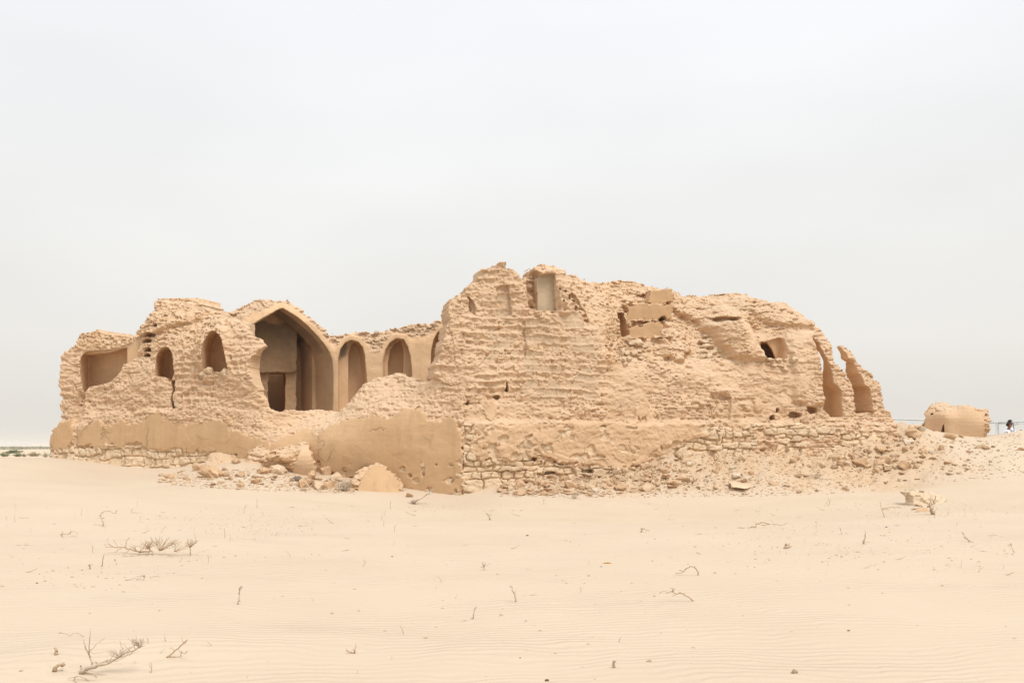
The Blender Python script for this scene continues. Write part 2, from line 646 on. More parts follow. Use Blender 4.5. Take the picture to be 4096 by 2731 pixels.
# ---- left wall, seen a little from the right
W1 = Wall(w2d(215, 34.5), w2d(1850, 30), H)
W1.grid(-0.5, W1.L + 0.05, 0.0, 6.9, -0.3, 3.5)
out1 = [(196, 1900), (205, 1829), (206, 1745), (219, 1713), (235, 1686), (233, 1561), (228, 1480), (233, 1425), (259, 1393), (290, 1382, .1), (301, 1349, .2), (320, 1328, .3),
        (362, 1333, .4), (383, 1320, .5), (397, 1336, .5), (451, 1341, .6), (467, 1355, .7), (511, 1355, .7), (538, 1335, .7), (551, 1317, .7), (580, 1309, .7), (571, 1284, .7), (589, 1273, .8),
        (613, 1273, .8), (607, 1250, .9), (615, 1225, 1.0), (612, 1203, 1.2), (641, 1184, 1.3), (668, 1181, 1.3), (787, 1192, 1.5), (795, 1208, 1.5), (822, 1232, 1.5), (870, 1262, 1.2), (920, 1275, .8),
        (960, 1288, .4), (989, 1317, .3), (1002, 1349, .2), (1028, 1360, .15), (1042, 1380, .1), (1022, 1400, .1), (998, 1447, .1), (1000, 1490, .1), (1021, 1534, .1), (1037, 1588, .1), (1056, 1622, .15), (1074, 1636, .25), (1088, 1648, .3),
        (1120, 1655, .5), (1178, 1642, 1.0), (1216, 1646, 1.1), (1243, 1634, 1.2), (1290, 1642, 1.3), (1341, 1650, 1.2), (1363, 1645, 1.1), (1384, 1634, 1.0), (1387, 1610, 1.0), (1414, 1597, 1.0), (1417, 1572, 1.0), (1449, 1550, 1.1),
        (1455, 1536, 1.2), (1495, 1520, 1.3), (1544, 1506, 1.3), (1582, 1491, 1.3), (1620, 1512, 1.1), (1658, 1525, .8), (1704, 1529, .6), (1728, 1514, .5), (1745, 1509, .4), (1790, 1500, .35), (1860, 1500, .3), (1850, 1600, .1), (1850, 1690), (1848, 1990), (1850, 2060)]
fr = W1.front([(230, 1850, -.12), (230, 1700, 0), (250, 1600, .05), (245, 1450, .1), (300, 1365, .3), (420, 1345, .6), (500, 1360, .7), (560, 1330, .65), (600, 1600, .06), (480, 1560, .1), (600, 1850, -.06), (600, 1700, 0), (400, 1700, 0), (400, 1850, -.08),
               (800, 1600, .1), (720, 1450, .12), (590, 1400, .2), (640, 1300, .6), (640, 1195, 1.3), (780, 1200, 1.5), (720, 1280, .8), (760, 1370, .3), (860, 1308, .35), (900, 1275, .8), (830, 1245, 1.4), (960, 1300, .35), (1000, 1370, .2), (1050, 1500, .1),
               (1000, 1600, .12), (900, 1560, .08), (900, 1700, 0), (900, 1840, 0), (1094, 1652, .35), (1130, 1655, .6), (1240, 1640, 1.2), (1340, 1655, 1.1), (1200, 1720, .45), (1100, 1750, .05), (1300, 1700, .25), (1200, 1850, 0), (1400, 1672, .25), (1450, 1555, 1.0), (1544, 1510, 1.25),
               (1500, 1610, .45), (1620, 1520, 1.05), (1560, 1665, .05), (1650, 1600, .3), (1640, 1640, .1), (1750, 1600, .18), (1740, 1515, .42), (1840, 1540, .3), (1400, 1900, 0), (1840, 1950, 0), (1840, 1720, 0), (1700, 1690, 0), (1600, 1900, 0)])
S, Z = W1.S, W1.Z
ring = W1.sdf([(798, 1480), (800, 1400), (808, 1350), (825, 1318), (855, 1300), (890, 1310), (915, 1345), (928, 1400), (940, 1480)], .2)
fr = fr - .16 * sstep(.06, -.06, ring + W1.n2(.3, .2, 201) * .06) * sstep(1500, 1440, HY - (Z - EYE) / 33 * FPX)
over = W1.sdf([(610, 1205), (790, 1195), (815, 1235), (770, 1290), (700, 1320), (640, 1345), (590, 1345), (608, 1280)], .9)
fr = fr - .22 * sstep(.05, -.08, over + W1.n2(.3, .2, 202) * .10)
pan = W1.sdf([(512, 1460), (560, 1400), (625, 1390), (700, 1510), (690, 1640), (560, 1640), (440, 1650), (350, 1640), (345, 1580), (410, 1545), (450, 1530)], .1)
fr = fr + .07 * sstep(.1, -.1, pan + W1.n2(.5, .4, 203) * .1)
pl = [(190, 1690), (240, 1686), (278, 1680), (286, 1705), (300, 1725), (306, 1760), (310, 1720), (326, 1702), (360, 1692), (391, 1680), (405, 1688), (419, 1696), (446, 1702), (489, 1686), (554, 1691), (592, 1664), (630, 1639), (652, 1669), (700, 1688), (738, 1696), (749, 1686),
      (820, 1691), (858, 1675), (918, 1675), (921, 1713), (961, 1724), (994, 1740), (1070, 1759), (1085, 1775), (1102, 1759), (1130, 1740), (1184, 1713), (1220, 1722), (1265, 1732), (1314, 1696), (1408, 1677), (1455, 1672), (1490, 1661), (1517, 1666), (1560, 1672), (1587, 1647), (1625, 1628),
      (1674, 1630), (1690, 1655), (1712, 1677), (1766, 1680), (1791, 1669), (1831, 1699), (1836, 1742), (1841, 1850), (1860, 1990), (1860, 2100), (1000, 2100), (950, 1815), (850, 1812), (700, 1795), (620, 1800), (560, 1775), (500, 1790), (440, 1785), (380, 1790), (300, 1780), (260, 1795), (190, 1790)]
psd = W1.sdf(pl) + W1.chip(.13, .10, 6, .4) * .035 + (W1.n2(.25, .25, 3) * .06 + W1.n2(.09, .09, 4) * .035) * np.where(Z < 2.2, 1.8, 1)
hl = W1.n2(.22, .16, 5) - 1.35 + .75 * sstep(1790, 1940, HY - (Z - EYE) / 31 * FPX) * (S > 9) + .25 * (S > 9)
psd = np.maximum(psd, np.minimum(hl, .1) * .3)
crack_gap = W1.sdf([(290, 1690), (302, 1690), (312, 1760), (300, 1800), (294, 1760)])
psd = np.maximum(psd, -crack_gap)
plast = psd < 0
ssd = W1.sdf([(180, 1780), (1000, 1790), (1000, 1960), (180, 1960)])
stone = ((ssd < 0) | ((hl > -.05) & (Z < 2.2))) & ~plast
bed, head, rnd, fz = courses(S + W1.n2(.6, .4, 11) * .05, Z + W1.n2(1.2, .8, 12) * .07, .145, .36, 21)
sbed, shead, srnd, sfz = rubble_stones(S, Z, .21, .42, 31, W1)
jb = np.minimum(bed / .022, 1) * np.minimum(head / .02, 1)
f1, e1_ = W1.facet(.34, .17, 141)
f2, e2_ = W1.facet(.15, .095, 142)
f3 = W1.chip(.075, .055, 143)
calm = .35 + .85 * sstep(-.5, .6, W1.n2(1.3, .9, 49) + .5 * W1.n2(.5, .4, 39))
pit = sstep(.5, .85, W1.n2(.13, .09, 46)) * .045 + sstep(.5, .8, W1.n2(.07, .06, 47)) * .035
lip = np.clip(W1.n2(.7, .35, 34) + .5 * W1.chip(.12, .2, 35), 0, 1) * np.exp(-(bed / .022) ** 2)
rel = (f1 * .014 + f2 * .010) * calm + f3 * .009 + .022 * (1 - jb) * sstep(0, .5, W1.n2(.9, .7, 40)) + (rnd - .5) * .03 + W1.n2(1.6, 1.0, 44) * .06 + W1.n2(.45, .4, 38) * .03 + pit - lip * .035
pier = lambda x0, x1, y0, y1: W1.sdf([(x0, y0), (x1, y0), (x1, y1), (x0, y1)], .15)
# the pier between the openings: bricks weathered out between hard mortar beds
pz = sstep(.15, -.1, W1.sdf([(715, 1395), (815, 1375), (822, 1480), (860, 1500), (850, 1600), (760, 1640), (705, 1640), (700, 1500)], .15))
tb1, th1, tr1, _q = courses(S + W1.n2(.5, .4, 15) * .03, Z + W1.n2(1.0, .7, 16) * .03, .205, .30, 25)
hol = np.sqrt(np.clip(tb1 / .1, 0, 1)) * np.minimum(th1 / .04, 1) * (tr1 > .25) * (.4 + tr1)
pz2 = sstep(.1, -.1, W1.sdf([(895, 1335), (960, 1300), (1000, 1370), (1000, 1480), (985, 1560), (930, 1500), (925, 1420)], .2))
rel = rel + hol * .085 * np.maximum(pz, pz2 * .7)
slot1 = W1.sdf([(288, 1668), (292, 1610), (312, 1565), (332, 1575), (328, 1640), (318, 1690), (296, 1700)], .1)
rel = rel + .14 * sstep(.05, -.04, slot1)
hard = sstep(.55, .8, W1.n2(.3, .11, 45)) * .03
rough = sstep(1440, 1340, HY - (Z - EYE) / 33 * FPX) * sstep(1000, 850, CX + FPX * (W1.O[0] + W1.es[0] * S) / (W1.O[1] + W1.es[1] * S))
rub = W1.n2(.6, .35, 50) * .06 + W1.chip(.2, .13, 51) * .03 + W1.chip(.09, .07, 52) * .032 + W1.chip(.055, .05, 53) * .018
rel = rel * (1 - .7 * rough) + (rub - .03) * rough + hard * (1 - rough)
srel = .10 * (1 - np.minimum(sbed / .025, 1) * np.minimum(shead / .025, 1)) + (srnd - .5) * .12 + (sfz - .5) * (srnd - .3) * .08 + W1.n2(.12, .1, 61) * .02 + W1.n2(.06, .05, 62) * .015
prel = W1.n2(.9, .6, 71) * .015 + W1.n2(.2, .2, 72) * .004 - .024 * sstep(0, .03, -psd) + W1.chip(.4, .3, 73, .5) * .005
front = fr + np.where(plast, prel, np.where(stone, srel + .03, rel + .02))
front1 = front.copy()
pxc = CX + FPX * (W1.O[0] + W1.es[0] * S) / (W1.O[1] + W1.es[1] * S)
jz = sstep(960, 985, pxc) * sstep(1090, 1070, pxc) * sstep(5.1, 4.9, Z)
osd = W1.sdf(out1) + (W1.chip(.3, .18, 81, .3) * .04 + W1.chip(.1, .08, 82, .3) * .02) * (1 - .3 * jz)
back = np.interp(pxc[:, 0], [200, 620, 900, 960, 1010, 1070, 1090, 1850], [3.2, 3.2, 1.6, 1.0, .55, .5, 2.0, 2.0]).astype(np.float32)[:, None] + np.zeros_like(S)
pyc1 = HY - (Z - EYE) / (W1.O[1] + W1.es[1] * S) * FPX
jt = np.interp(pyc1, [1330, 1385, 1409, 1447, 1490, 1534, 1588, 1640], [.3, .38, .85, 1.1, 1.05, .8, .58, .5])
back = np.where((pxc > 940) & (pxc < 1085), np.minimum(back, fr + jt), back).astype(np.float32)
F = np.maximum(front[:, :, None] - W1.d, W1.d - back[:, :, None])
F = np.maximum(F, osd[:, :, None])
amp = np.where(plast | stone, 0.0, 1.0).astype(np.float32)
nn = W1.n3(.3, .12, .3, 91) * .026 + W1.n3(.08, .05, .08, 92) * .02
F += nn * np.maximum(amp[:, :, None], sstep(.1, .2, W1.d - front[:, :, None])) * (1 - .8 * jz[:, :, None] * sstep(.05, .15, W1.d - front[:, :, None]))
cv = []
# open room at the left end, its vault mostly gone
room = [(345, 1403), (332, 1412), (324, 1428), (321, 1450), (322, 1490), (333, 1560), (342, 1574), (359, 1545), (402, 1539), (446, 1526), (470, 1505), (484, 1485), (492, 1455), (516, 1447), (545, 1425), (560, 1370), (548, 1340), (520, 1362), (480, 1380), (430, 1394), (380, 1398)]
W1.carve(F, room, -.5, .6, skew=-.5, dref=.12)
W1.carve(F, [(322, 1416), (322, 1650), (500, 1650), (500, 1386), (480, 1390), (430, 1406), (350, 1414)], .35, 1.2, skew=-.45, dref=.35)
cv.append((W1.sdf([(315, 1395), (315, 1640), (565, 1640), (565, 1345)], .4), 1.5, .6))
for hx_, hy_, hw_, hh_ in ((596, 1337, 24, 9), (586, 1362, 22, 9), (596, 1398, 20, 10), (592, 1420, 18, 8), (618, 1300, 12, 8)):
    W1.carve(F, [(hx_ - hw_, hy_ + hh_), (hx_ - hw_ * .6, hy_ - hh_ * .6), (hx_, hy_ - hh_), (hx_ + hw_, hy_ - hh_ * .3), (hx_ + hw_, hy_ + hh_)], -.5, .75, dref=.4)
nich = [(627, 1504), (626, 1445), (630, 1420), (638, 1402), (650, 1390), (666, 1384), (680, 1390), (690, 1406), (697, 1440), (703, 1490), (695, 1512), (683, 1530), (668, 1508)]
W1.carve(F, nich, -.4, 1.3, skew=-.45, dref=.15)
cv.append((W1.sdf(nich, .15), 1.5, .45))
W1.carve(F, [(684, 1520), (700, 1520), (700, 1560), (690, 1590), (706, 1625), (694, 1640), (684, 1600), (690, 1560)], -.3, .45, skew=-.3, dref=.12)
op3 = [(819, 1474), (820, 1404), (826, 1370), (834, 1346), (845, 1329), (858, 1322), (872, 1328), (887, 1342), (900, 1362), (908, 1404), (918, 1447), (921, 1476), (896, 1490), (869, 1486), (845, 1497)]
W1.carve(F, op3, -.4, 1.2, skew=-.4, dref=.15)
W1.carve(F, [(904, 1412), (932, 1430), (932, 1500), (904, 1500)], .5, 3.0, skew=-.6, dref=.5)
cv.append((W1.sdf(op3, .15), 1.4, .4))


def lab1(s, z, d, i, j):
    r = np.where(plast[i, j], 1, np.where(stone[i, j], 2, np.where(rough[i, j] > .6, 3, 0)))
    dd = d - front[i, j]
    r = np.where((dd > .15) & (r == 1), 0, r)
    for q_, (sd_, dm, sk) in enumerate(cv):
        ii = np.clip(i + np.rint(sk * np.maximum(d, 0) / H).astype(int), 0, sd_.shape[0] - 1)
        r = np.where((dd > .14) & (d < dm) & (sd_[ii, j] < .07), 4 + q_, r)
    pcol = pxc[i, 0]
    r = np.where((pcol > 975) & (pcol < 1075) & (dd > .06) & (d < 1.4) & (z < 5.1) & (z > 3.0) & (-osd[i, j] < .09), 7, r)
    return r


tint = (1 + (rnd - .5) * .10)[..., None] * np.ones(3, np.float32)
tint[stone] = (1 + (srnd[stone] - .5) * .22)[:, None] * np.array([1, 1, 1.0])
tint[plast] = 1
for o in W1.build(F, lab1, [('outer_wall', M['brick']), ('plaster_facing', M['plaster']), ('stone_footing', M['stone']), ('rubble_core', M['rough']), ('room_plaster', M['inner']), ('niche_plaster', M['inner']), ('opening_plaster', M['inner']), ('jamb_plaster', M['plaster_pale'])], tint.astype(np.float32)):
    under(o, ruin)
del F, nn

# ---- courtyard wall behind the breach: the big pointed arch and the niches
W2 = Wall(w2d(780, 37.5), w2d(1900, 40), .03)
W2.grid(-.2, W2.L, 2.2, 8.0, -.3, 5.2)
out2 = [(760, 1900), (780, 1250), (820, 1232), (880, 1240), (929, 1241), (960, 1215), (989, 1198), (1037, 1190), (1097, 1196), (1151, 1196), (1178, 1215), (1222, 1250), (1265, 1285), (1303, 1320), (1325, 1337), (1352, 1338), (1395, 1333), (1420, 1325), (1475, 1330), (1500, 1327),
        (1560, 1313), (1620, 1306), (1655, 1296), (1690, 1292), (1730, 1290), (1740, 1281), (1760, 1276), (1780, 1284), (1790, 1292), (1850, 1290), (1950, 1290), (1950, 1900)]
arch = [(955, 1665), (955, 1345), (985, 1310), (1040, 1274), (1085, 1248), (1117, 1230), (1132, 1227), (1147, 1236), (1190, 1265), (1235, 1302), (1270, 1335), (1300, 1372), (1318, 1405), (1328, 1440), (1331, 1500), (1333, 1700), (955, 1700)]
n1 = [(1356, 1700), (1356, 1430), (1364, 1392), (1382, 1365), (1408, 1353), (1438, 1362), (1456, 1384), (1464, 1418), (1466, 1450), (1471, 1500), (1474, 1560), (1474, 1700)]
nb = [(1537, 1560), (1535, 1440), (1544, 1395), (1562, 1365), (1588, 1347), (1620, 1350), (1638, 1383), (1648, 1420), (1654, 1470), (1656, 1530), (1656, 1700), (1537, 1700)]
nc = [(1729, 1560), (1732, 1400), (1742, 1352), (1758, 1322), (1778, 1305), (1822, 1305), (1850, 1340), (1860, 1400), (1860, 1700), (1729, 1700)]
S, Z = W2.S, W2.Z
asd, s1_, s2_, s3_ = W2.sdf(arch), W2.sdf(n1), W2.sdf(nb), W2.sdf(nc)
osd = W2.sdf(out2)
fr = W2.front([(780, 1250, .6), (880, 1245, .9), (980, 1200, 1.0), (1100, 1200, .35), (1060, 1240, .02), (980, 1290, .1), (850, 1330, .1), (1150, 1200, .3), (1230, 1262, .25), (1300, 1330, .2), (1220, 1280, 0), (1330, 1400, 0), (1345, 1600, 0), (1400, 1340, .1), (1500, 1335, .15), (1500, 1450, 0), (1500, 1600, 0),
               (1600, 1315, .1), (1700, 1300, .12), (1700, 1400, -.03), (1700, 1600, -.05), (1850, 1300, .1), (1850, 1600, 0), (800, 1600, 0), (1150, 1650, 0)])
topd = -osd
crumb = sstep(.75, .25, topd)
for sd_ in (asd, s1_, s2_, s3_):
    crumb = crumb * sstep(.10, .22, sd_)
crumb = np.maximum(crumb, sstep(1420, 1385, HY - (Z - EYE) / 38.8 * FPX) * (S > W2.sz(1480, 1400)[0]) * (S < W2.sz(1530, 1400)[0]))
low = W2.n2(1.0, .8, 5) * .02 + W2.n2(.25, .2, 6) * .008
rel = low + crumb * (W2.chip(.4, .2, 7) * .045 + W2.chip(.15, .1, 8) * .035 + W2.chip(.07, .06, 88) * .02 + .05)
rim = sstep(.17, .13, asd) * (asd > -.05) * .06
front = fr + rel - rim
F = np.maximum(front[:, :, None] - W2.d, (osd + W2.chip(.3, .2, 9, .3) * .04 + W2.chip(.1, .1, 10, .3) * .015)[:, :, None])
F = np.maximum(F, (W2.d - np.interp(S[:, 0], [0, 5.6, 5.9, 11], [5.0, 5.0, 1.9, 1.9])[:, None, None]).astype(np.float32))
F += (W2.n3(.35, .14, .35, 11) * .04 + W2.n3(.11, .07, .11, 12) * .03) * np.maximum(crumb[:, :, None], .12)
W2.carve(F, arch, -.5, 1.35, skew=-.42)
W2.carve(F, [(955, 1700), (955, 1345), (985, 1318), (1040, 1284), (1085, 1258), (1117, 1240), (1132, 1237), (1160, 1262), (1200, 1300), (1232, 1340), (1247, 1380), (1252, 1410), (1254, 1700)], 1.2, 2.7, skew=-.30, dref=1.3)
blk = W2.sdf([(880, 1150), (1190, 1150), (1189, 1300), (1187, 1478), (1176, 1488), (1080, 1489), (880, 1487)], 1.5) + W2.n2(.3, .3, 15) * .03 + W2.n2(.1, .1, 16) * .015
pr_ = np.minimum(W2.sdf([(1141, 1470), (1186, 1470), (1184, 1700), (1141, 1700)], 1.75), W2.sdf([(880, 1470), (1072, 1470), (1072, 1700), (880, 1700)], 1.75)) + W2.n2(.2, .2, 17) * .025
wob = W2.n2(.7, .5, 18) * .03 + W2.n2(.12, .1, 19) * .012
inarch = F.copy()
F = np.minimum(F, np.maximum(np.maximum(blk[:, :, None], (1.5 + wob)[:, :, None] - W2.d), W2.d - 3))
F = np.minimum(F, np.maximum(np.maximum(pr_[:, :, None], (1.75 + wob)[:, :, None] - W2.d), W2.d - 3))
F = np.maximum(F, (osd + .15)[:, :, None] * (W2.d > 1.2) - 9 * (W2.d <= 1.2))
W2.carve(F, [(1072, 1489), (1141, 1489), (1142, 1700), (1070, 1700)], 2.5, 3.4, dref=2.0, skew=-.1)
W2.carve(F, [(1040, 1100), (1180, 1100), (1180, 1720), (1040, 1720)], 3.1, 4.4, dref=3.1)
W2.carve(F, n1, -.5, .5, skew=.10, taper=.03)
W2.carve(F, [(1398, 1700), (1398, 1420), (1408, 1380), (1424, 1368), (1446, 1380), (1460, 1420), (1462, 1450), (1470, 1560), (1470, 1700)], .3, .95, skew=-.2, dref=.5)
W2.carve(F, nb, -.5, .55, skew=.25, taper=.03)
W2.carve(F, [(1552, 1700), (1550, 1450), (1560, 1400), (1580, 1372), (1602, 1362), (1612, 1400), (1610, 1700)], .4, 1.1, skew=.1, dref=.55)
W2.carve(F, nc, -.5, 1.3, skew=.12, taper=.02)
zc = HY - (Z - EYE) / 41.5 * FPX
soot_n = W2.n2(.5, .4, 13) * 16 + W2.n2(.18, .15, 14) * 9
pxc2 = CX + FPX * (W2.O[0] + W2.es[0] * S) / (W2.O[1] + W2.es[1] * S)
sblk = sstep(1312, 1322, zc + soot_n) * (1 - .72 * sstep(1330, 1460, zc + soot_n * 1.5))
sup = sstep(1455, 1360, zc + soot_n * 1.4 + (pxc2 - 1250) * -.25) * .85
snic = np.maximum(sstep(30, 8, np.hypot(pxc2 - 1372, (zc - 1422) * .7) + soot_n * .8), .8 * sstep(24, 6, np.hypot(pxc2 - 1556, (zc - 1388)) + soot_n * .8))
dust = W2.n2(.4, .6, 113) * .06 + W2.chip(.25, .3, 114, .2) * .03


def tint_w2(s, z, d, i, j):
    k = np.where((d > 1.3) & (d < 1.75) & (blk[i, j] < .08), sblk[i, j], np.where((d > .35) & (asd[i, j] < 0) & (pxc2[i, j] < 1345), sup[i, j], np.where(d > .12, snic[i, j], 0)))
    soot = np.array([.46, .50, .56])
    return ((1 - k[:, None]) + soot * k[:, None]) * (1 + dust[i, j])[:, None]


def lab2(s, z, d, i, j):
    r = np.where(crumb[i, j] > .5, 0, 1)
    dd = d - front[i, j]
    r = np.where(dd > .2, 1, r)
    r = np.where((topd[i, j] < .1) & (dd > .1) & (z > 5.2), 0, r)
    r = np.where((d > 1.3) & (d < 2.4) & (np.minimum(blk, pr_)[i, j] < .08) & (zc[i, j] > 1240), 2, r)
    return r


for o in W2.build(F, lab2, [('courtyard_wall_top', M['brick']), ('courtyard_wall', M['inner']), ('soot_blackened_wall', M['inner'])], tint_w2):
    under(o, ruin)
del F

# ---- right wall: the tall broken end, the vaults behind, the arch stumps at the far right
W3 = Wall(w2d(1850, 30), w2d(3400, 33), H)
W3.grid(-1.3, 14.9, -.2, 7.65, -.3, 4.7)
S, Z = W3.S, W3.Z
out3 = [(1850, 2060, -.1), (1850, 1700, .02), (1846, 1600, .12), (1820, 1545, .28), (1780, 1522, .42), (1742, 1508, .5), (1741, 1460, .5), (1760, 1433, .5), (1771, 1379, .55), (1790, 1325, .55), (1800, 1287, .6), (1795, 1249, .6), (1803, 1225, .6), (1795, 1210, .6), (1818, 1185, .6), (1859, 1172, .6), (1869, 1154, .6), (1891, 1134, .6), (1904, 1115, .6), (1918, 1106, .6), (1939, 1072, .6),
        (1987, 1065, .55), (1990, 1053, .55), (2019, 1046, .5), (2032, 1066, .5), (2054, 1069, .5), (2076, 1090, .5), (2086, 1112, .6), (2092, 1112, 1.3), (2130, 1106, 1.3), (2135, 1089, .6), (2138, 1064, .5), (2172, 1055, .5), (2242, 1059, .5), (2265, 1079, .5), (2273, 1102, .7), (2314, 1091, .95), (2328, 1117, 1.1),
        (2370, 1123, 1.6), (2402, 1131, 2.2), (2440, 1124, 3.2), (2485, 1119, 3.5), (2542, 1122, 3.6), (2600, 1138, 3.4), (2657, 1151, 3.2), (2699, 1151, 3.0), (2740, 1168, 2.8), (2736, 1183, 2.8), (2836, 1180, 3), (2906, 1174, 2.8), (2976, 1167, 2.5), (2989, 1170, 2.4), (3008, 1186, 2.2), (3061, 1208, 2.0), (3101, 1210, 1.8),
        (3130, 1204, 1.8), (3161, 1220, 1.6), (3193, 1244, 1.4), (3230, 1273, 1.1), (3273, 1300, .8), (3302, 1328, .6), (3325, 1368, .5), (3337, 1398, .4), (3343, 1450, .3), (3376, 1477, .3), (3397, 1505, .3), (3417, 1546, .3), (3419, 1634, .3), (3428, 1656, .3), (3490, 1652, .3), (3490, 1600, .3), (3487, 1552, .3), (3462, 1537, .3),
        (3455, 1500, .3), (3442, 1488, .3), (3432, 1440, .3), (3407, 1426, .3), (3394, 1402, .3), (3379, 1386, .3), (3382, 1377, .3), (3397, 1379, .3), (3425, 1399, .3), (3440, 1438, .3), (3470, 1474, .3), (3505, 1488, .3), (3508, 1514, .3), (3526, 1529, .3), (3531, 1560, .3), (3531, 1600, .3), (3540, 1635, .25), (3566, 1648, .2), (3590, 1690, .1), (3625, 1730), (3640, 1950), (3400, 2060)]
fr = W3.front([(1780, 1950, .0), (1850, 1950, 0), (2100, 1880, 0), (2400, 1860, 0), (2700, 1780, 0), (3000, 1780, 0), (3300, 1780, 0), (1850, 1700, 0), (2100, 1695, 0), (2400, 1695, 0), (2700, 1690, 0), (3000, 1690, .03), (3300, 1680, .03), (1780, 1600, .35), (1850, 1600, .1), (2100, 1620, .08), (2400, 1600, .08), (2700, 1560, .1),
               (3000, 1560, .12), (3250, 1560, .1), (1780, 1450, .45), (1900, 1400, .22), (2100, 1400, .2), (2300, 1400, .2), (2420, 1400, .22), (1850, 1200, .55), (1950, 1090, .5), (2060, 1200, .3), (2030, 1080, .4), (2240, 1110, .35), (2200, 1300, .25), (2350, 1250, .4), (2320, 1110, .95), (2420, 1300, .45), (2420, 1200, 1.2),
               (2480, 1440, .4), (2480, 1350, 1.1), (2600, 1445, .45), (2600, 1365, 1.3), (2750, 1435, .5), (2750, 1350, 1.4), (2800, 1270, 2.0), (2740, 1200, 2.7), (2560, 1128, 3.5), (2450, 1150, 2.8), (2560, 1250, 2.1), (2850, 1440, .4), (2930, 1425, .55), (2950, 1350, .6), (2955, 1285, .8), (2865, 1350, 1.3), (2880, 1265, 1.7), (3035, 1330, 1.0), (2960, 1180, 2.4), (2850, 1195, 2.8), (3030, 1270, 1.2),
               (3000, 1440, .3), (3100, 1440, .25), (3150, 1300, .75), (3200, 1260, 1.1), (3240, 1350, .35), (3260, 1500, .15), (3330, 1450, .2), (3400, 1560, .2), (3500, 1560, .2), (3550, 1680, .05), (3600, 1800, -.1)])
pxc = CX + FPX * (W3.O[0] + W3.es[0] * S) / (W3.O[1] + W3.es[1] * S)
Yc = W3.O[1] + W3.es[1] * S
pyc = HY - (Z - EYE) / Yc * FPX
def lift(pts, dd, soft=.10, d=.8):
    return -dd * sstep(soft, -soft, W3.sdf(pts, d) + W3.n2(.3, .2, len(pts) * 7 + int(abs(dd) * 100)) * .08)


fr = fr + lift([(2690, 1225), (2800, 1215), (2858, 1255), (2886, 1320), (2912, 1400), (2922, 1436), (2690, 1436)], -.35)
fr = fr + lift([(2895, 1290), (2950, 1272), (3005, 1290), (3022, 1350), (3030, 1436), (2915, 1440), (2905, 1380)], .28, .14)
fr = fr + lift([(2655, 1345), (2690, 1290), (2700, 1225), (2740, 1215), (2765, 1250), (2770, 1330), (2760, 1400), (2700, 1440), (2640, 1430)], .40, .12, 1.2)
fr = fr + lift([(2872, 1258), (2900, 1262), (2962, 1268), (2950, 1284), (2890, 1284)], -.45, .03, 1.2)
fr = fr + lift([(2970, 1190), (3030, 1175), (3140, 1215), (3230, 1300), (3215, 1330), (3100, 1300), (3010, 1260)], .22, .12, 1.4)
fr = fr + lift([(3170, 1330), (3260, 1330), (3275, 1450), (3285, 1620), (3170, 1620), (3165, 1450)], .16, .10, .4)
fr = fr + lift([(2150, 1080), (2265, 1080), (2290, 1130), (2270, 1250), (2235, 1260), (2228, 1140), (2150, 1110)], .14, .04, .5)
fr = fr + lift([(2680, 1500), (2730, 1490), (2745, 1600), (2735, 1680), (2690, 1680)], .07, .05, .1)
fr = fr + lift([(2850, 1575), (2920, 1580), (2930, 1625), (2915, 1680), (2845, 1680)], -.10, .03, .1)
ledge = sstep(1700, 1672, pyc + W3.n2(.5, .5, 2) * 8) * .13
fr = fr + ledge
# plastered lower zone, patchy
pl = [(1895, 1760), (1925, 1720), (1935, 1690), (1960, 1702), (2000, 1690), (2080, 1700), (2130, 1686), (2170, 1690), (2280, 1682), (2340, 1692), (2420, 1686), (2500, 1690), (2540, 1684), (2546, 1640), (2560, 1612), (2590, 1598), (2612, 1600), (2618, 1640), (2624, 1690), (2700, 1692), (2760, 1688), (2800, 1700), (2850, 1720), (2846, 1745), (2800, 1750), (2740, 1760),
      (2690, 1770), (2670, 1800), (2640, 1822), (2600, 1850), (2540, 1862), (2450, 1872), (2380, 1862), (2300, 1860), (2240, 1850), (2180, 1830), (2100, 1840), (2040, 1842), (1990, 1836), (1940, 1850), (1905, 1830), (1870, 1810)]
psd = W3.sdf(pl) + W3.n2(.3, .3, 3) * .10 + W3.n2(.11, .11, 4) * .06
flake = .8 * W3.n2(.35, .3, 5) + .45 * W3.chip(.2, .15, 6, .5)
lower = sstep(1740, 1830, pyc)
psd = np.maximum(psd, (flake - .62 + .34 * lower + .25 * sstep(2030, 1900, pxc)) * .2)
for pt in ([(1938, 1620), (1950, 1602), (1975, 1600), (1990, 1625), (1988, 1660), (1970, 1685), (1945, 1675), (1935, 1650)], [(3026, 1600), (3045, 1588), (3062, 1600), (3060, 1635), (3046, 1655), (3032, 1640)]):
    psd = np.minimum(psd, W3.sdf(pt) + W3.n2(.1, .1, 7) * .03)
plast = psd < 0
st = [(1842, 1690), (1900, 1690), (1905, 1780), (1930, 1840), (2100, 1850), (2250, 1860), (2450, 1880), (2600, 1860), (2680, 1790), (2850, 1722), (2960, 1700), (3060, 1690), (3340, 1690), (3520, 1705), (3540, 2050), (1842, 2050)]
ssd = W3.sdf(st) + W3.n2(.4, .4, 8) * .12 + sstep(3300, 3420, pxc) * (.15 + W3.n2(.35, .25, 9) * .35)
stone = ((ssd < 0) | ((pyc > 1705) & (flake > .3))) & ~plast & (pyc > 1688)
mudded = W3.n2(.8, .4, 120) + .45 * W3.n2(.25, .2, 121) + .25 * sstep(1745, 1700, pyc) * -1
stone &= ~((pxc > 2600) & (mudded < -.30))
tower = sstep(2480, 2400, pxc) * sstep(1640, 1590, pyc)
bed, head, rnd, fz = courses(S + W3.n2(.7, .5, 11) * .04, Z + W3.n2(1.3, .8, 12) * .06, .15, .37, 22)
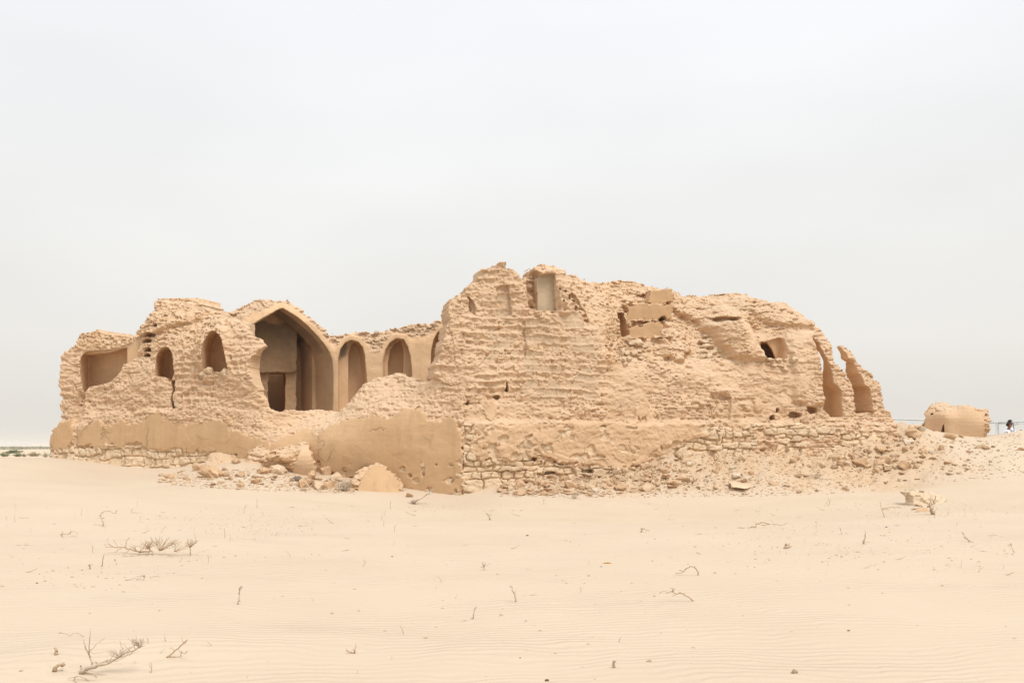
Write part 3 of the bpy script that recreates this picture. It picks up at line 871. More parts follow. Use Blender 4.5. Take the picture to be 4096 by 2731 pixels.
tb, th, tr, tf = courses(S + W3.n2(.8, .5, 13) * .04, Z + W3.n2(1.3, .8, 14) * .07 + W3.n2(.4, .4, 66) * .03 + .012 * S, .25, .38, 27)
sb, sh, sr, sf = rubble_stones(S, Z, .26, .52, 33, W3)
jb = np.minimum(bed / .02, 1) * np.minimum(head / .02, 1)
f1, e1_ = W3.facet(.34, .17, 141)
f2, e2_ = W3.facet(.15, .095, 142)
f3 = W3.chip(.075, .055, 143)
calm = .35 + .85 * sstep(-.5, .6, W3.n2(1.3, .9, 37) + .5 * W3.n2(.5, .4, 39))
pit = sstep(.55, .85, W3.n2(.14, .09, 57)) * .05 + sstep(.55, .8, W3.n2(.07, .055, 58)) * .035
lipa = np.clip(W3.n2(.7, .35, 34) + .5 * W3.chip(.12, .2, 35), 0, 1) * np.exp(-(bed / .02) ** 2)
rel_a = (f1 * .012 + f2 * .009) * calm + f3 * .009 + .026 * (1 - jb) * sstep(-.5, .2, W3.n2(.9, .7, 40)) + (rnd - .5) * .03 + W3.n2(1.5, 1.0, 44) * .05 + W3.n2(.45, .4, 38) * .03 + pit - lipa * .035
def band(x0, x1, y0, y1):
    return sstep(x0 - 12, x0 + 6, pxc + W3.n2(.4, .3, x0) * 14) * sstep(x1 + 12, x1 - 6, pxc + W3.n2(.4, .3, x1) * 14) * sstep(y0 - 10, y0 + 10, pyc) * sstep(y1 + 10, y1 - 10, pyc)


zone = np.maximum.reduce([band(1990, 2052, 1160, 1300), band(1960, 2075, 1285, 1440), band(2108, 2258, 1262, 1600), band(2285, 2345, 1235, 1310), band(2290, 2400, 1320, 1600)])
grey = (zone * sstep(.40, .52, tr + .25 * W3.n2(.25, .2, 46) + .12 * W3.chip(.1, .08, 64)) * tower).astype(np.float32)
core = np.minimum(np.minimum(tb / .06, 1), np.minimum(th / .06, 1))
rel_a = rel_a * (.5 + .8 * sstep(-.4, .5, W3.n2(1.3, .9, 37) + .5 * W3.n2(.5, .4, 39))) + W3.n2(.45, .4, 38) * .03
lipn = np.clip(-.02 + W3.n2(.7, .3, 31) + .7 * W3.chip(.11, .2, 32), 0, 1.1)
lipt = lipn * np.exp(-(tb / (.022 + .014 * lipn)) ** 2) * .075 * (1 - .6 * grey)
headj = np.exp(-(th / .014) ** 2) * .05 * sstep(-.2, .4, W3.n2(.7, .6, 30))
rel_t = (1 - grey) * ((.1 + .9 * tr) * .05 * np.sqrt(np.clip(tb / .11, 0, 1)) + f1 * .016 + f2 * .015) + grey * (core * .026 + (tr - .5) * .03) + f3 * .010 * (1 - .6 * grey) + headj - lipt + W3.n2(1.4, 1.0, 49) * .07 + W3.n2(.4, .3, 48) * .03 + pit * (1 - grey) * .8
rel = rel_a * (1 - tower) + rel_t * tower
hard = sstep(.5, .8, W3.n2(.3, .11, 45)) * .05 * (1 - grey * tower)
rough = sstep(1452, 1425, pyc + W3.n2(.6, .6, 54) * 12) * sstep(2400, 2470, pxc) * sstep(3060, 2990, pxc)
rough = np.maximum(rough, sstep(1330, 1290, pyc + (pxc - 3060) * -.1) * sstep(3000, 3060, pxc) * sstep(3290, 3240, pxc))
layers = W3.chip(.6, .10, 51, .4) * .045 * sstep(-.4, .5, W3.n2(1.2, .8, 33)) + W3.chip(.22, .10, 52) * .035 + W3.chip(.10, .07, 53) * .03 + W3.chip(.055, .05, 60) * .015 + W3.n2(.8, .6, 63) * .08 + W3.n2(.3, .2, 29) * .03
rel = rel * (1 - rough) + layers * rough + hard * (1 - rough)
arched = sstep(3220, 3300, pxc)
ub, uh, ur, uf = courses(S, Z, .17, .36, 29)
rel = rel * (1 - arched) + arched * (.05 * (1 - np.minimum(ub / .025, 1)) * (.4 + .6 * sstep(-.3, .4, W3.n2(.5, .4, 28))) + (ur - .5) * .06 + f2 * .024 + W3.chip(.2, .12, 55) * .02 + f3 * .012)
srel = .12 * (1 - np.minimum(sb / .025, 1) * np.minimum(sh / .025, 1)) + (sr - .5) * .14 + (sf - .5) * (sr - .3) * .10 + W3.n2(.12, .1, 61) * .02 + W3.n2(.05, .05, 62) * .016
prel = W3.chip(.35, .25, 74, .6) * .012 + W3.chip(.11, .09, 75) * .008 + W3.n2(.8, .5, 71) * .03 + W3.n2(.2, .2, 72) * .018 + W3.n2(.08, .08, 73) * .008 - .045 * sstep(0, .03, -psd)
srel = np.where(ssd < 0, srel, np.clip(srel, -.05, .05) * .4 + .005)
front = fr + np.where(plast, prel, np.where(stone, srel + .02, rel + .02))


def boxd(pts, d, rel_=.01, dref=None):
    """a flat plastered face standing at depth d"""
    global front
    q = W3.sdf(pts, d) + W3.n2(.2, .15, int(d * 100)) * .05 + W3.chip(.14, .10, int(d * 100) + 7, .4) * .035
    front = np.where(q < 0, d + W3.n2(.3, .25, int(d * 77)) * rel_, front)
    return q < 0


nq = W3.sdf([(2088, 1090), (2146, 1090), (2156, 1180), (2154, 1250), (2146, 1280), (2106, 1274), (2096, 1200)], .9) + f2 * .02
front = np.where(nq < 0, .95 - .5 * sstep(1180, 1275, pyc) + W3.n2(.3, .25, 65) * .12 + f1 * .05 + f2 * .05, front)
gpl = W3.sdf([(2150, 1112), (2172, 1098), (2216, 1096), (2218, 1150), (2226, 1243), (2152, 1243)], .5)
front = np.where(gpl < 0, .62 + W3.n2(.4, .3, 99) * .01, front)
slot = W3.sdf([(1990, 1262), (1994, 1150), (2008, 1138), (2040, 1140), (2046, 1200), (2052, 1262)], .4) + W3.n2(.15, .15, 98) * .03
front = np.where(slot < 0, fr + .20 + .05 * tr * core + f3 * .01, front)
cav = W3.sdf([(1876, 1186), (1896, 1196), (1908, 1232), (1902, 1256), (1888, 1250), (1878, 1222)], .55) + W3.n2(.12, .12, 97) * .03
front = np.where(cav < 0, fr + .24, front)
chan = W3.sdf([(2092, 1280), (2106, 1280), (2104, 1330), (2110, 1380), (2106, 1440), (2096, 1400)], .3)
front = np.where(chan < 0, front + .07, front)
rub_r = W3.sdf([(2290, 1165), (2310, 1175), (2345, 1235), (2362, 1290), (2350, 1296), (2325, 1240), (2300, 1200)], .4) + W3.n2(.12, .1, 96) * .04
front = np.where(rub_r < 0, fr + .20 + f2 * .05, front)
for lipp in ([(2590, 1150), (2702, 1148), (2702, 1160), (2590, 1161)], [(2500, 1209), (2690, 1206), (2690, 1217), (2500, 1219)], [(2514, 1278), (2658, 1275), (2658, 1286), (2514, 1289)], [(2512, 1347), (2660, 1344), (2660, 1357), (2512, 1360)]):
    lq = W3.sdf(lipp, 2.0) + W3.chip(.12, .08, int(lipp[0][1])) * .02
    front = np.where(lq < 0, front - .22 + f3 * .03 + f2 * .03, front)
bx1 = boxd([(2596, 1160), (2640, 1156), (2690, 1158), (2700, 1176), (2688, 1212), (2594, 1214)], 2.55)
bx2 = boxd([(2512, 1222), (2550, 1212), (2640, 1217), (2688, 1216), (2690, 1250), (2686, 1273), (2600, 1279), (2508, 1284)], 2.05)
bx3 = boxd([(2518, 1292), (2545, 1296), (2562, 1304), (2580, 1292), (2620, 1284), (2650, 1286), (2652, 1322), (2640, 1345), (2516, 1350)], 1.6)
bx = bx1 | bx2 | bx3
hollow = W3.sdf([(2468, 1250), (2506, 1245), (2512, 1345), (2470, 1350)], 1.7)
front = np.where(hollow < 0, 2.3, front)
osd = W3.sdf(out3) + (W3.chip(.3, .18, 81, .3) * .04 + W3.chip(.1, .08, 82, .3) * .02) * (1 - .6 * arched * (pyc < 1640)) - lipt * tower * .45
back = np.interp(pxc[:, 0], [1740, 2300, 2420, 3100, 3225, 3260], [2.1, 2.1, 4.5, 4.5, 3.0, 1.7]).astype(np.float32)[:, None] + np.zeros_like(S)
thin = np.where(pxc > 3365, np.interp(pyc, [1380, 1400, 1450, 1500, 1560], [.25, .32, .62, .9, 1.5]), np.interp(pyc, [1340, 1400, 1440, 1480, 1530, 1580], [.9, .32, .33, .6, 1.2, 1.5]))
wgt = sstep(3262, 3280, pxc)
back = back * (1 - wgt) + (fr + thin) * wgt
F = np.maximum(front[:, :, None] - W3.d, W3.d - back[:, :, None])
F = np.maximum(F, osd[:, :, None])
amp = (np.where(plast | stone, 0.15, np.where(bx | (gpl < 0), .1, 1.0 - .5 * grey)) * (1 - .6 * arched)).astype(np.float32)
F += (W3.n3(.3, .11, .3, 91) * .028 + W3.n3(.08, .05, .08, 92) * .02) * np.maximum(amp[:, :, None], .8 * sstep(.12, .25, W3.d - front[:, :, None]) * (1 - arched[:, :, None] * (pyc < 1640)[:, :, None]))
W3.carve(F, [(3050, 1364), (3064, 1356), (3105, 1345), (3140, 1335), (3160, 1345), (3163, 1400), (3152, 1441), (3058, 1437), (3053, 1415)], -.3, 1.0, skew=.05, taper=.08, dref=.35)
W3.carve(F, [(3036, 1362), (3062, 1362), (3082, 1390), (3099, 1434), (3044, 1436)], .5, 2.2, dref=.6, skew=.5)
cva = W3.sdf([(3046, 1350), (3166, 1320), (3170, 1445), (3046, 1445)], .3)
opn = [(3262, 1352), (3268, 1400), (3281, 1450), (3290, 1472), (3291, 1560), (3295, 1640), (3322, 1668), (3371, 1668), (3371, 1565), (3363, 1550), (3342, 1532), (3332, 1480), (3312, 1422), (3297, 1390), (3290, 1368), (3272, 1345)]
W3.carve(F, opn, -.5, 5, dref=.25)
# cavities where bricks dropped out
hs = []
for (a, b, r1, r2, dp) in ((1990, 1590, 12, 8, .35), (2030, 1555, 6, 22, .4), (2440, 1380, 6, 4, .35), (2290, 1180, 10, 9, .4), (2310, 1195, 9, 7, .45), (2262, 1200, 6, 5, .3), (2320, 1225, 7, 12, .35), (2270, 1160, 6, 5, .3), (1870, 1610, 6, 8, .3), (1895, 1230, 6, 12, .3), (2245, 1155, 5, 5, .3), (2265, 1235, 6, 6, .25), (2740, 1245, 16, 10, .5), (2690, 1262, 10, 10, .4), (2600, 1185, 12, 10, .5),
                           (2340, 1885, 30, 7, .35), (2200, 1890, 26, 6, .3), (2130, 1835, 14, 9, .3), (3180, 1660, 26, 16, .4), (3250, 1640, 22, 16, .4), (3090, 1670, 14, 12, .35), (3110, 1640, 8, 8, .3), (2900, 1590, 22, 10, .12), (3490, 1600, 6, 3, .2)):
    s_, z_ = W3.sz(a, b, .2)
    k = 31.0 / FPX
    q = np.sqrt(((S - s_) / (r1 * k)) ** 2 + ((Z - z_) / (r2 * k)) ** 2) * min(r1, r2) * k - min(r1, r2) * k + W3.n2(.1, .08, int(a)) * .03
    hi = fr + dp
    F = np.maximum(F, -np.maximum(q[:, :, None], W3.d - hi[:, :, None]))
front3 = front.copy()


def lab3(s, z, d, i, j):
    dd = d - front[i, j]
    px_ = pxc[i, j]
    r = np.where(plast[i, j], 1, np.where(stone[i, j], 2, np.where((rough[i, j] > .5) & (px_ < 3240), 3, 0)))
    r = np.where((dd > .15) & (r == 1), 0, r)
    for q_, bb in ((4, bx1), (10, bx2), (11, bx3)):
        r = np.where(bb[i, j] & (dd < .1), q_, r)
    r = np.where((gpl[i, j] < 0) & (dd < .1), 5, r)
    r = np.where((cva[i, j] < 0) & (dd > .12) & (d < 3.7) & (d > .3), np.where((d > 1.25) | (pxc[i, j] + (d - .5) * -64 < 3092) & (d > .7), 13, 12), r)
    up = (px_ > 3255) & (z > 2.75) & (r != 2)
    r = np.where(up, 6, r)
    r = np.where(up & (dd > .10), 7, r)
    up2 = (px_ > 3374) & (z > 2.75) & ((px_ > 3421) | (pyc[i, j] < 1500))
    r = np.where(up2, 8, r)
    r = np.where(up2 & (dd > .10), 9, r)
    return r


tint = np.ones(S.shape + (3,), np.float32)
tint *= (1 + (rnd - .5) * .09)[..., None]
gmix = (grey * core ** .3)[..., None] * .9
tint = tint * (1 - gmix) + np.array([.83, .87, .90]) * (1 + (tr - .5) * .15)[..., None] * gmix
tint[stone] = (1 + (sr[stone] - .5) * .24)[:, None] * np.array([1, 1, 1.0])
tint[plast] = 1
names = [('outer_wall', M['brick']), ('plaster_facing', M['plaster_pale']), ('stone_footing', M['stone']), ('vault_rubble', M['rough']), ('plaster_step', M['plaster']), ('grey_niche_plaster', M['grey_brick']),
         ('broken_arch', M['brick']), ('broken_arch_plaster', M['inner']), ('leaning_pier', M['brick']), ('leaning_pier_plaster', M['inner']), ('plaster_step', M['plaster']), ('plaster_step', M['plaster']), ('hole_plaster', M['inner']), ('hole_chamber', M['rough'])]
for o in W3.build(F, lab3, names, tint.astype(np.float32)):
    under(o, ruin)
del F

# ---- courtyard floor inside the ruin, hidden from most places by the breach
fv, fq = [], []
nx, ny = 60, 30
xs = np.linspace(-12.5, 1.0, nx)
t_ = np.linspace(0, 1, ny)
X = np.repeat(xs[:, None], ny, 1)
y0 = np.interp(xs, [-15.9, -1.49, 1.0], [34.5, 30.0, 30.0]) + 1.7
Yg = y0[:, None] + (41 - y0)[:, None] * t_[None]
Zg = 2.62 + noise((nx, ny), (6, 6), 77) * .12
V = np.stack([X, Yg, Zg], -1).reshape(-1, 3)
I = np.arange(nx * ny).reshape(nx, ny)
Q = np.stack([I[:-1, :-1], I[1:, :-1], I[1:, 1:], I[:-1, 1:]], -1).reshape(-1, 4)
under(mesh_np('courtyard_floor', V, Q, M['rough']), ruin)
# ------------------------------------------------------------------ the sand
GP = [(0, 2731, 6.6), (2048, 2731, 6.6), (4096, 2731, 6.6), (-900, 2731, 6.6), (5000, 2731, 6.6), (0, 2300, 11.9), (2048, 2300, 12.0), (4096, 2300, 11.8), (0, 2100, 18.0), (1000, 2100, 19.2), (2048, 2100, 19.6), (3000, 2100, 19.4), (4096, 2100, 18.4),
      (1400, 1980, 29.0), (2000, 1986, 29.1), (2600, 1988, 29.1), (2900, 1984, 29.2), (1850, 1984, 29.9), (0, 1950, 25.0), (0, 1830, 34.0), (-600, 1835, 34.0), (215, 1830, 34.2), (350, 1852, 33.6), (600, 1880, 33.0), (750, 1880, 32.4), (900, 1838, 32.6), (1000, 1832, 32.1), (800, 1858, 32.6), (1000, 1920, 29.6),
      (1200, 1895, 31.0), (1300, 1962, 29.6), (1550, 1978, 29.6), (500, 1950, 27.0), (1000, 1975, 27.0), (2100, 1915, 30.5), (2400, 1896, 31.2), (2700, 1816, 31.8), (3000, 1819, 32.1), (3300, 1827, 32.5), (3450, 1765, 33.2), (3600, 1692, 34.6), (3560, 1785, 33.0), (3700, 1760, 36.2), (3810, 1756, 36.3), (3950, 1744, 37.0), (4096, 1727, 38.0), (4500, 1730, 38.0),
      (3500, 1900, 31.5), (3400, 1962, 29.7), (3700, 1935, 29.9), (4096, 1900, 29.6), (4096, 1985, 26.0), (3700, 2010, 26.6), (3300, 1995, 28.0), (4500, 1900, 29.0), (2500, 1940, 29.8), (2900, 1920, 30.2), (3200, 1900, 30.6)]
gp = np.array([px2w(*p) for p in GP])
extra = np.array([(-17, 38, .7), (-24, 40, .4), (-20, 46, .1), (-9, 39, 2.5), (0, 36, 2.5), (8, 37, 2.6), (14, 42, 1.9), (19, 44, 1.6), (24, 44, 1.4), (20, 40.4, 1.72), (18, 52, .3), (-10, 52, .2), (4, 52, .4), (0, 1, .12), (-8, 2, .12), (8, 2, .12), (-30, 20, .5), (30, 20, .6), (-35, 34, .9), (32, 34, 2.0), (30, 50, .3), (-34, 52, 0.0)])
gp = np.concatenate([gp, extra])


def ground_z(x, y):
    x, y = np.asarray(x, float), np.asarray(y, float)
    xc, yc = np.clip(x, -36, 33), np.clip(y, 0, 54)
    g = rbf(gp[:, 0], gp[:, 1], gp[:, 2], xc, yc, .02)
    fade = sstep(46, 66, y) + sstep(36, 60, np.abs(x)) - sstep(46, 66, y) * sstep(36, 60, np.abs(x))
    far = np.clip(.35 * np.sin(x * .021 + 1.3) * np.sin(y * .017) + .25 * np.sin(x * .05 + y * .033), -.6, .6) * sstep(60, 120, y)
    return g * (1 - fade) + far * fade


ys = [1.0]
while ys[-1] < 3500:
    y = ys[-1]
    ys.append(y + max(.03, y * (.011 if y < 60 else .03)))
ys = np.array(ys)
us = np.linspace(-1.0, 1.0, 700)
us = np.sign(us) * (np.abs(us) * .55 + np.abs(us) ** 4 * .75)
X = us[None] * np.maximum(ys, 4)[:, None]
Y = np.repeat(ys[:, None], len(us), 1)
Zg = ground_z(X, Y)
r = np.random.default_rng(5)
ny_, nx_ = X.shape
damp = sstep(70, 45, Y)
Zg += damp * (noise(X.shape, (26, 60), 15) * .02 + noise(X.shape, (12, 26), 16) * .008)
for mx_, my_, mr_, mh_ in ((-5.4, 15.0, .9, .13), (-2.75, 7.6, .7, .09), (-3.2, 7.3, .5, .05), (9.3, 22.0, 1.3, .13), (-2.3, 26.0, 1.1, .09), (-4.4, 15.3, .6, .06)):
    Zg += mh_ * np.exp(-(((X - mx_) / (mr_ * 1.3)) ** 2 + ((Y - my_) / mr_) ** 2))
# rubble covered slope at the right: lumpier
lump = sstep(1.5, 4.5, X) * sstep(29.2, 30.3, Y + .0 * X) * damp
Zg += lump * (noise(X.shape, (5, 9), 17) * .05 + noise(X.shape, (2.2, 4), 18) * .03)
bank = sstep(-1.2, .6, X) * sstep(8.5, 6.5, X) * sstep(29.25, 29.9, Y) * damp
bank = np.maximum(bank, sstep(7.5, 9.5, X) * sstep(15.5, 13.0, X) * sstep(29.9, 31.3, Y) * damp)
near = (Y > 25) & (Y < 45)
if near.any():
    fl1, fe1 = facets(X, Y * 1.6, .42, .42, 55, 1.2)
    fl2, fe2 = facets(X, Y * 1.6, .17, .17, 56, 1.2)
    Zg += bank * (fl1 * .055 + fl2 * .03) * near
V = np.stack([X, Y, Zg], -1).reshape(-1, 3)
I = np.arange(V.shape[0]).reshape(X.shape)
Q = np.stack([I[:-1, :-1], I[:-1, 1:], I[1:, 1:], I[1:, :-1]], -1).reshape(-1, 4)

m, t, b = mat_base('desert_sand')
co = t.nodes.new('ShaderNodeTexCoord').outputs['Object']
n1 = nnoise(t, co, .35, 4, .55)
c = mix(t, maprange(t, n1, .35, .65, 0, 1), (0.549, 0.440, 0.327), (0.576, 0.470, 0.353))
n2 = nnoise(t, co, 90, 2, .6)
c = mix(t, maprange(t, n2, .35, .65, 0, .35), c, (0.50, 0.385, 0.27))
# earthy spread of crumbled brick below the walls
geo = t.nodes.new('ShaderNodeAttribute')
geo.attribute_name = 'tint'
sepc = t.nodes.new('ShaderNodeSeparateColor')
t.links.new(geo.outputs['Color'], sepc.inputs[0])
n3 = nnoise(t, co, 5, 5, .7)
e1 = mix(t, maprange(t, n3, .35, .65, 0, 1), (0.50, 0.35, 0.215), (0.56, 0.41, 0.27))
c = mix(t, sepc.outputs[0], c, e1)
# far plain: paler, with grey-green scrub
c = mix(t, sepc.outputs[1], c, mix(t, maprange(t, nnoise(t, co, .03, 5, .7, (1, 3, 1)), .5, .66, 0, .55), (0.60, 0.47, 0.34), (0.30, 0.30, 0.20)))
t.links.new(c, b.inputs['Base Color'])
# wind ripples: wavy ridges across the view
wn = nnoise(t, co, .55, 3, .55)
vmad = t.nodes.new('ShaderNodeVectorMath')
vmad.operation = 'MULTIPLY_ADD'
cmb = t.nodes.new('ShaderNodeCombineXYZ')
t.links.new(wn, cmb.inputs[1])
t.links.new(cmb.outputs[0], vmad.inputs[0])
vmad.inputs[1].default_value = (0, 1.1, 0)
t.links.new(co, vmad.inputs[2])
mpw = t.nodes.new('ShaderNodeMapping')
mpw.inputs['Rotation'].default_value = (0, 0, math.radians(-6))
t.links.new(vmad.outputs[0], mpw.inputs[0])
wv = t.nodes.new('ShaderNodeTexWave')
wv.wave_type = 'BANDS'
wv.bands_direction = 'Y'
wv.wave_profile = 'SIN'
wv.inputs['Scale'].default_value = 2.3
wv.inputs['Distortion'].default_value = 3.4
wv.inputs['Detail'].default_value = 2.0
wv.inputs['Detail Scale'].default_value = 1.6
t.links.new(mpw.outputs[0], wv.inputs['Vector'])
gate = maprange(t, nnoise(t, co, .8, 4, .65, (.5, 1, 1)), .40, .66, .1, 1)
rip = t.nodes.new('ShaderNodeMath')
rip.operation = 'MULTIPLY'
t.links.new(wv.outputs['Fac'], rip.inputs[0])
t.links.new(gate, rip.inputs[1])
pv = bump(t, b, rip.outputs[0], .7, .024)
pv = bump(t, b, nnoise(t, co, 30, 4, .7), .25, .012, pv)
M['sand'] = m
wob = noise(X.shape, (14, 30), 20) * 1.2 + noise(X.shape, (5, 10), 21) * .5
earthy = sstep(.5, 4.0, X + wob) * sstep(28.9, 30.6, Y + wob * .5 + .02 * (X - 4) ** 2 * .3) * sstep(16.5, 10.5, X - .5 * (Y - 31) + wob * 1.5)
earthy = np.maximum(earthy, .6 * sstep(2.2, .5, np.abs(Y - (31.8 - .25 * (X + 5))) + wob * .5) * sstep(-11, -8.5, X + wob) * sstep(-1.8, -4, X + wob))
earthy *= .55 + .45 * sstep(-.5, .4, noise(X.shape, (4, 8), 19))
T = np.zeros((V.shape[0], 3), np.float32)
earthy = np.maximum(earthy, bank * (.75 + .25 * noise(X.shape, (6, 12), 22)))
T[:, 0] = (earthy * damp).ravel()
T[:, 1] = (sstep(48, 75, Y)).ravel()
g = mesh_np('sand_ground', V, Q, M['sand'], None, T)
tag(g, 'pale rippled desert sand rising to a dune beside the ruin', None, None, 'structure')
# ------------------------------------------------------------------ placing things on the sand
COLU = us


def hit(px, py):
    """the point of the sand that the photo shows at this pixel"""
    u, v = (px - CX) / FPX, (HY - py) / FPX
    k = np.interp(u, COLU, np.arange(len(COLU)))
    i = min(int(k), len(COLU) - 2)
    f = k - i
    prof = Zg[:, i] * (1 - f) + Zg[:, i + 1] * f
    dz = prof - (EYE + v * ys)
    m = np.where((dz[1:] >= 0) & (dz[:-1] < 0) & (ys[:-1] > 4))[0]
    if not len(m):
        return None
    q = m[0]
    w_ = -dz[q] / (dz[q + 1] - dz[q])
    y = ys[q] * (1 - w_) + ys[q + 1] * w_
    return Vector((u * y, y, EYE + v * y))


def gz(x, y):
    u = x / max(y, 4)
    k = np.interp(u, COLU, np.arange(len(COLU)))
    i = min(int(k), len(COLU) - 2)
    f = k - i
    prof = Zg[:, i] * (1 - f) + Zg[:, i + 1] * f
    return float(np.interp(y, ys, prof))


# ------------------------------------------------------------------ stones and lumps
def rock_mesh(name, seed, mat, flat=.7, cuts=9, sub=3, rough=.06, fine=.03):
    r = np.random.default_rng(seed)
    bm = bmesh.new()
    pts = r.normal(size=(15 + cuts, 3))
    pts /= np.linalg.norm(pts, axis=1)[:, None] ** r.uniform(.75, 1.0)
    pts = pts * r.uniform(.75, 1.08, (len(pts), 1))
    for q in pts:
        bm.verts.new(q)
    h_ = bmesh.ops.convex_hull(bm, input=bm.verts[:])
    bmesh.ops.delete(bm, geom=[v for v in bm.verts if not v.link_faces], context='VERTS')
    bmesh.ops.dissolve_limit(bm, angle_limit=math.radians(14), verts=bm.verts[:], edges=bm.edges[:])
    bmesh.ops.triangulate(bm, faces=bm.faces[:])
    bmesh.ops.subdivide_edges(bm, edges=bm.edges[:], cuts=3, use_grid_fill=True)
    P = np.array([v.co[:] for v in bm.verts])
    ph = r.uniform(0, 6, (8, 3))
    fr_ = r.normal(size=(8, 3)) * 2.6
    for k in range(4):
        P *= 1 + rough * .7 * np.sin(P @ fr_[k] + ph[k, 0])[:, None]
    for k in range(4, 8):
        P *= 1 + fine * np.sin(P @ fr_[k] * 3.6 + ph[k, 1])[:, None]
    P *= 1 + r.normal(size=(len(P), 1)) * fine * .5
    P *= np.array([1, r.uniform(.6, .95), flat * r.uniform(.8, 1.15)])
    P /= np.abs(P[:, :2]).max() * 2
    for v, p in zip(bm.verts, P):
        v.co = p
    me = bpy.data.meshes.new(name)
    bm.to_mesh(me)
    bm.free()
    me.materials.append(mat)
    try:
        me.shade_smooth()
        me.set_sharp_from_angle(angle=math.radians(28))
    except Exception:
        pass
    return me


def lump_mat(name, a, b_, c_):
    return earth(name, a, b_, c_, 1.5, 9, .9, .06, tinted=False, specks=.3)


M['lump'] = lump_mat('mudbrick_lump', (0.52, 0.345, 0.205), (0.58, 0.40, 0.25), (0.49, 0.32, 0.19))
M['paler'] = lump_mat('pale_lump', (0.58, 0.425, 0.275), (0.63, 0.48, 0.33), (0.55, 0.39, 0.25))
M['crust'] = lump_mat('pale_crust', (0.55, 0.42, 0.285), (0.61, 0.485, 0.345), (0.48, 0.34, 0.21))
M['white'] = lump_mat('whitish_stone', (0.60, 0.49, 0.36), (0.65, 0.55, 0.42), (0.56, 0.44, 0.30))
M['dark'] = lump_mat('charred_lump', (0.115, 0.095, 0.075), (0.20, 0.165, 0.125), (0.09, 0.075, 0.06))
M['brown'] = lump_mat('brown_clod', (0.36, 0.25, 0.155), (0.43, 0.30, 0.19), (0.30, 0.21, 0.13))
ROCK = {}
for kind, mt, fl, n in (('lump', 'lump', .72, 8), ('paler', 'paler', .6, 6), ('slab', 'lump', .26, 6), ('pale_slab', 'paler', .24, 4), ('white_slab', 'white', .3, 3), ('white', 'white', .62, 3), ('dark', 'dark', .5, 2), ('brown', 'brown', .6, 3)):
    ROCK[kind] = [rock_mesh('%s_stone' % mt, 100 + 17 * k + len(kind) * 7, M[mt], fl, 8 if fl > .4 else 12, 3) for k in range(n)]


def stone(name, kind, loc, size, rz=None, tilt=(0, 0), sz_=(1, 1, 1), label=None, cat='stone', group=None, k=None):
    o = bpy.data.objects.new(name, ROCK[kind][(k if k is not None else random.randrange(99)) % len(ROCK[kind])])
    o.location = loc
    o.rotation_euler = (tilt[0], tilt[1], random.uniform(0, 6.28) if rz is None else rz)
    o.scale = tuple(size * s for s in sz_)
    COL.objects.link(o)
    return tag(o, label, cat, group)


def ground_stone(name, kind, px, py, wpx, label, group=None, cat='stone', sink=.3, tilt=None, rz=None, sz_=(1, 1, 1), k=None):
    p = hit(px, py)
    if p is None:
        return None
    size = wpx / FPX * p.y
    fl = {'lump': .6, 'paler': .5, 'slab': .24, 'pale_slab': .22, 'white_slab': .26, 'white': .52, 'dark': .42, 'brown': .5}[kind]
    p.z += size * fl * sz_[2] * (.5 - sink)
    t_ = (random.gauss(0, .18), random.gauss(0, .18)) if tilt is None else tilt  # noqa
    return stone(name, kind, p, size, rz, t_, sz_, label, cat, group, k)


# traced pieces below the breach: (px, py of the foot, width px, kind, flatten, label)
for px, py, wd, kind, zs, lb in (
        (520 * .4677 + 600, 1905, 88, 'lump', .9, 'chunky angular tan lump with a hollow side at the left of the breach rubble'),
        (680, 1915, 40, 'lump', 1.0, 'lone tan lump at the far left end of the breach rubble'),
        (860, 1905, 60, 'slab', 1.6, 'low flat tan lump touching the hollow-sided lump'),
        (790, 1880, 68, 'slab', 1.6, 'long narrow slab of tan mudbrick half sunk below the stone footing'),
        (1055, 1890, 62, 'lump', .9, 'squarish tan lump in front of the big layered block'),
        (1110, 1890, 60, 'paler', 1.0, 'rounded pale lump under the right edge of the layered block'),
        (1020, 1932, 32, 'lump', 1.0, 'smooth brown-tan lump alone on the sand below the layered block'),
        (1235, 1880, 50, 'paler', 1.1, 'pale rounded lump just above the charred lump'),
        (1250, 1918, 52, 'lump', 1.25, 'upright tan lump right of the charred lump'),
        (1310, 1895, 48, 'lump', 1.9, 'tall knobbly tan lump standing among the breach rubble'),
        (1345, 1915, 60, 'paler', .8, 'broad pale lump below the tall knobbly lump'),
        (1270, 1952, 58, 'paler', .9, 'pale angular lump at the front edge of the breach rubble'),
        (1318, 1950, 50, 'slab', 2.4, 'leaning slab of tan mudbrick left of the dry straw'),
        (1205, 1945, 60, 'slab', 2.0, 'flat tan slab lying on the sand in front of the charred lump'),
        (1230, 1935, 44, 'lump', .9, 'tan lump wedged beneath the upright lump'),
        (1400, 1935, 40, 'paler', .8, 'pale lump behind the dry straw'),
        (960, 1905, 36, 'lump', .7, 'flat brown lump on the sand left of the layered block'),
        (945, 1850, 42, 'slab', 1.8, 'small tan slab on the sand below the stone footing end')):
    ground_stone('fallen_lump', kind, px, py, wd * 1.25, lb, None, 'lump', sz_=(1, 1, zs))
ground_stone('charred_lump', 'dark', 1190, 1920, 62, 'dark grey charred lump among the pale rubble below the breach', None, 'lump', rz=.3)
ground_stone('squared_stone', 'pale_slab', 1640, 1985, 55, 'thin tan slab lying against the foot of the plastered wall', None, 'stone', sz_=(1, .7, 1.3))

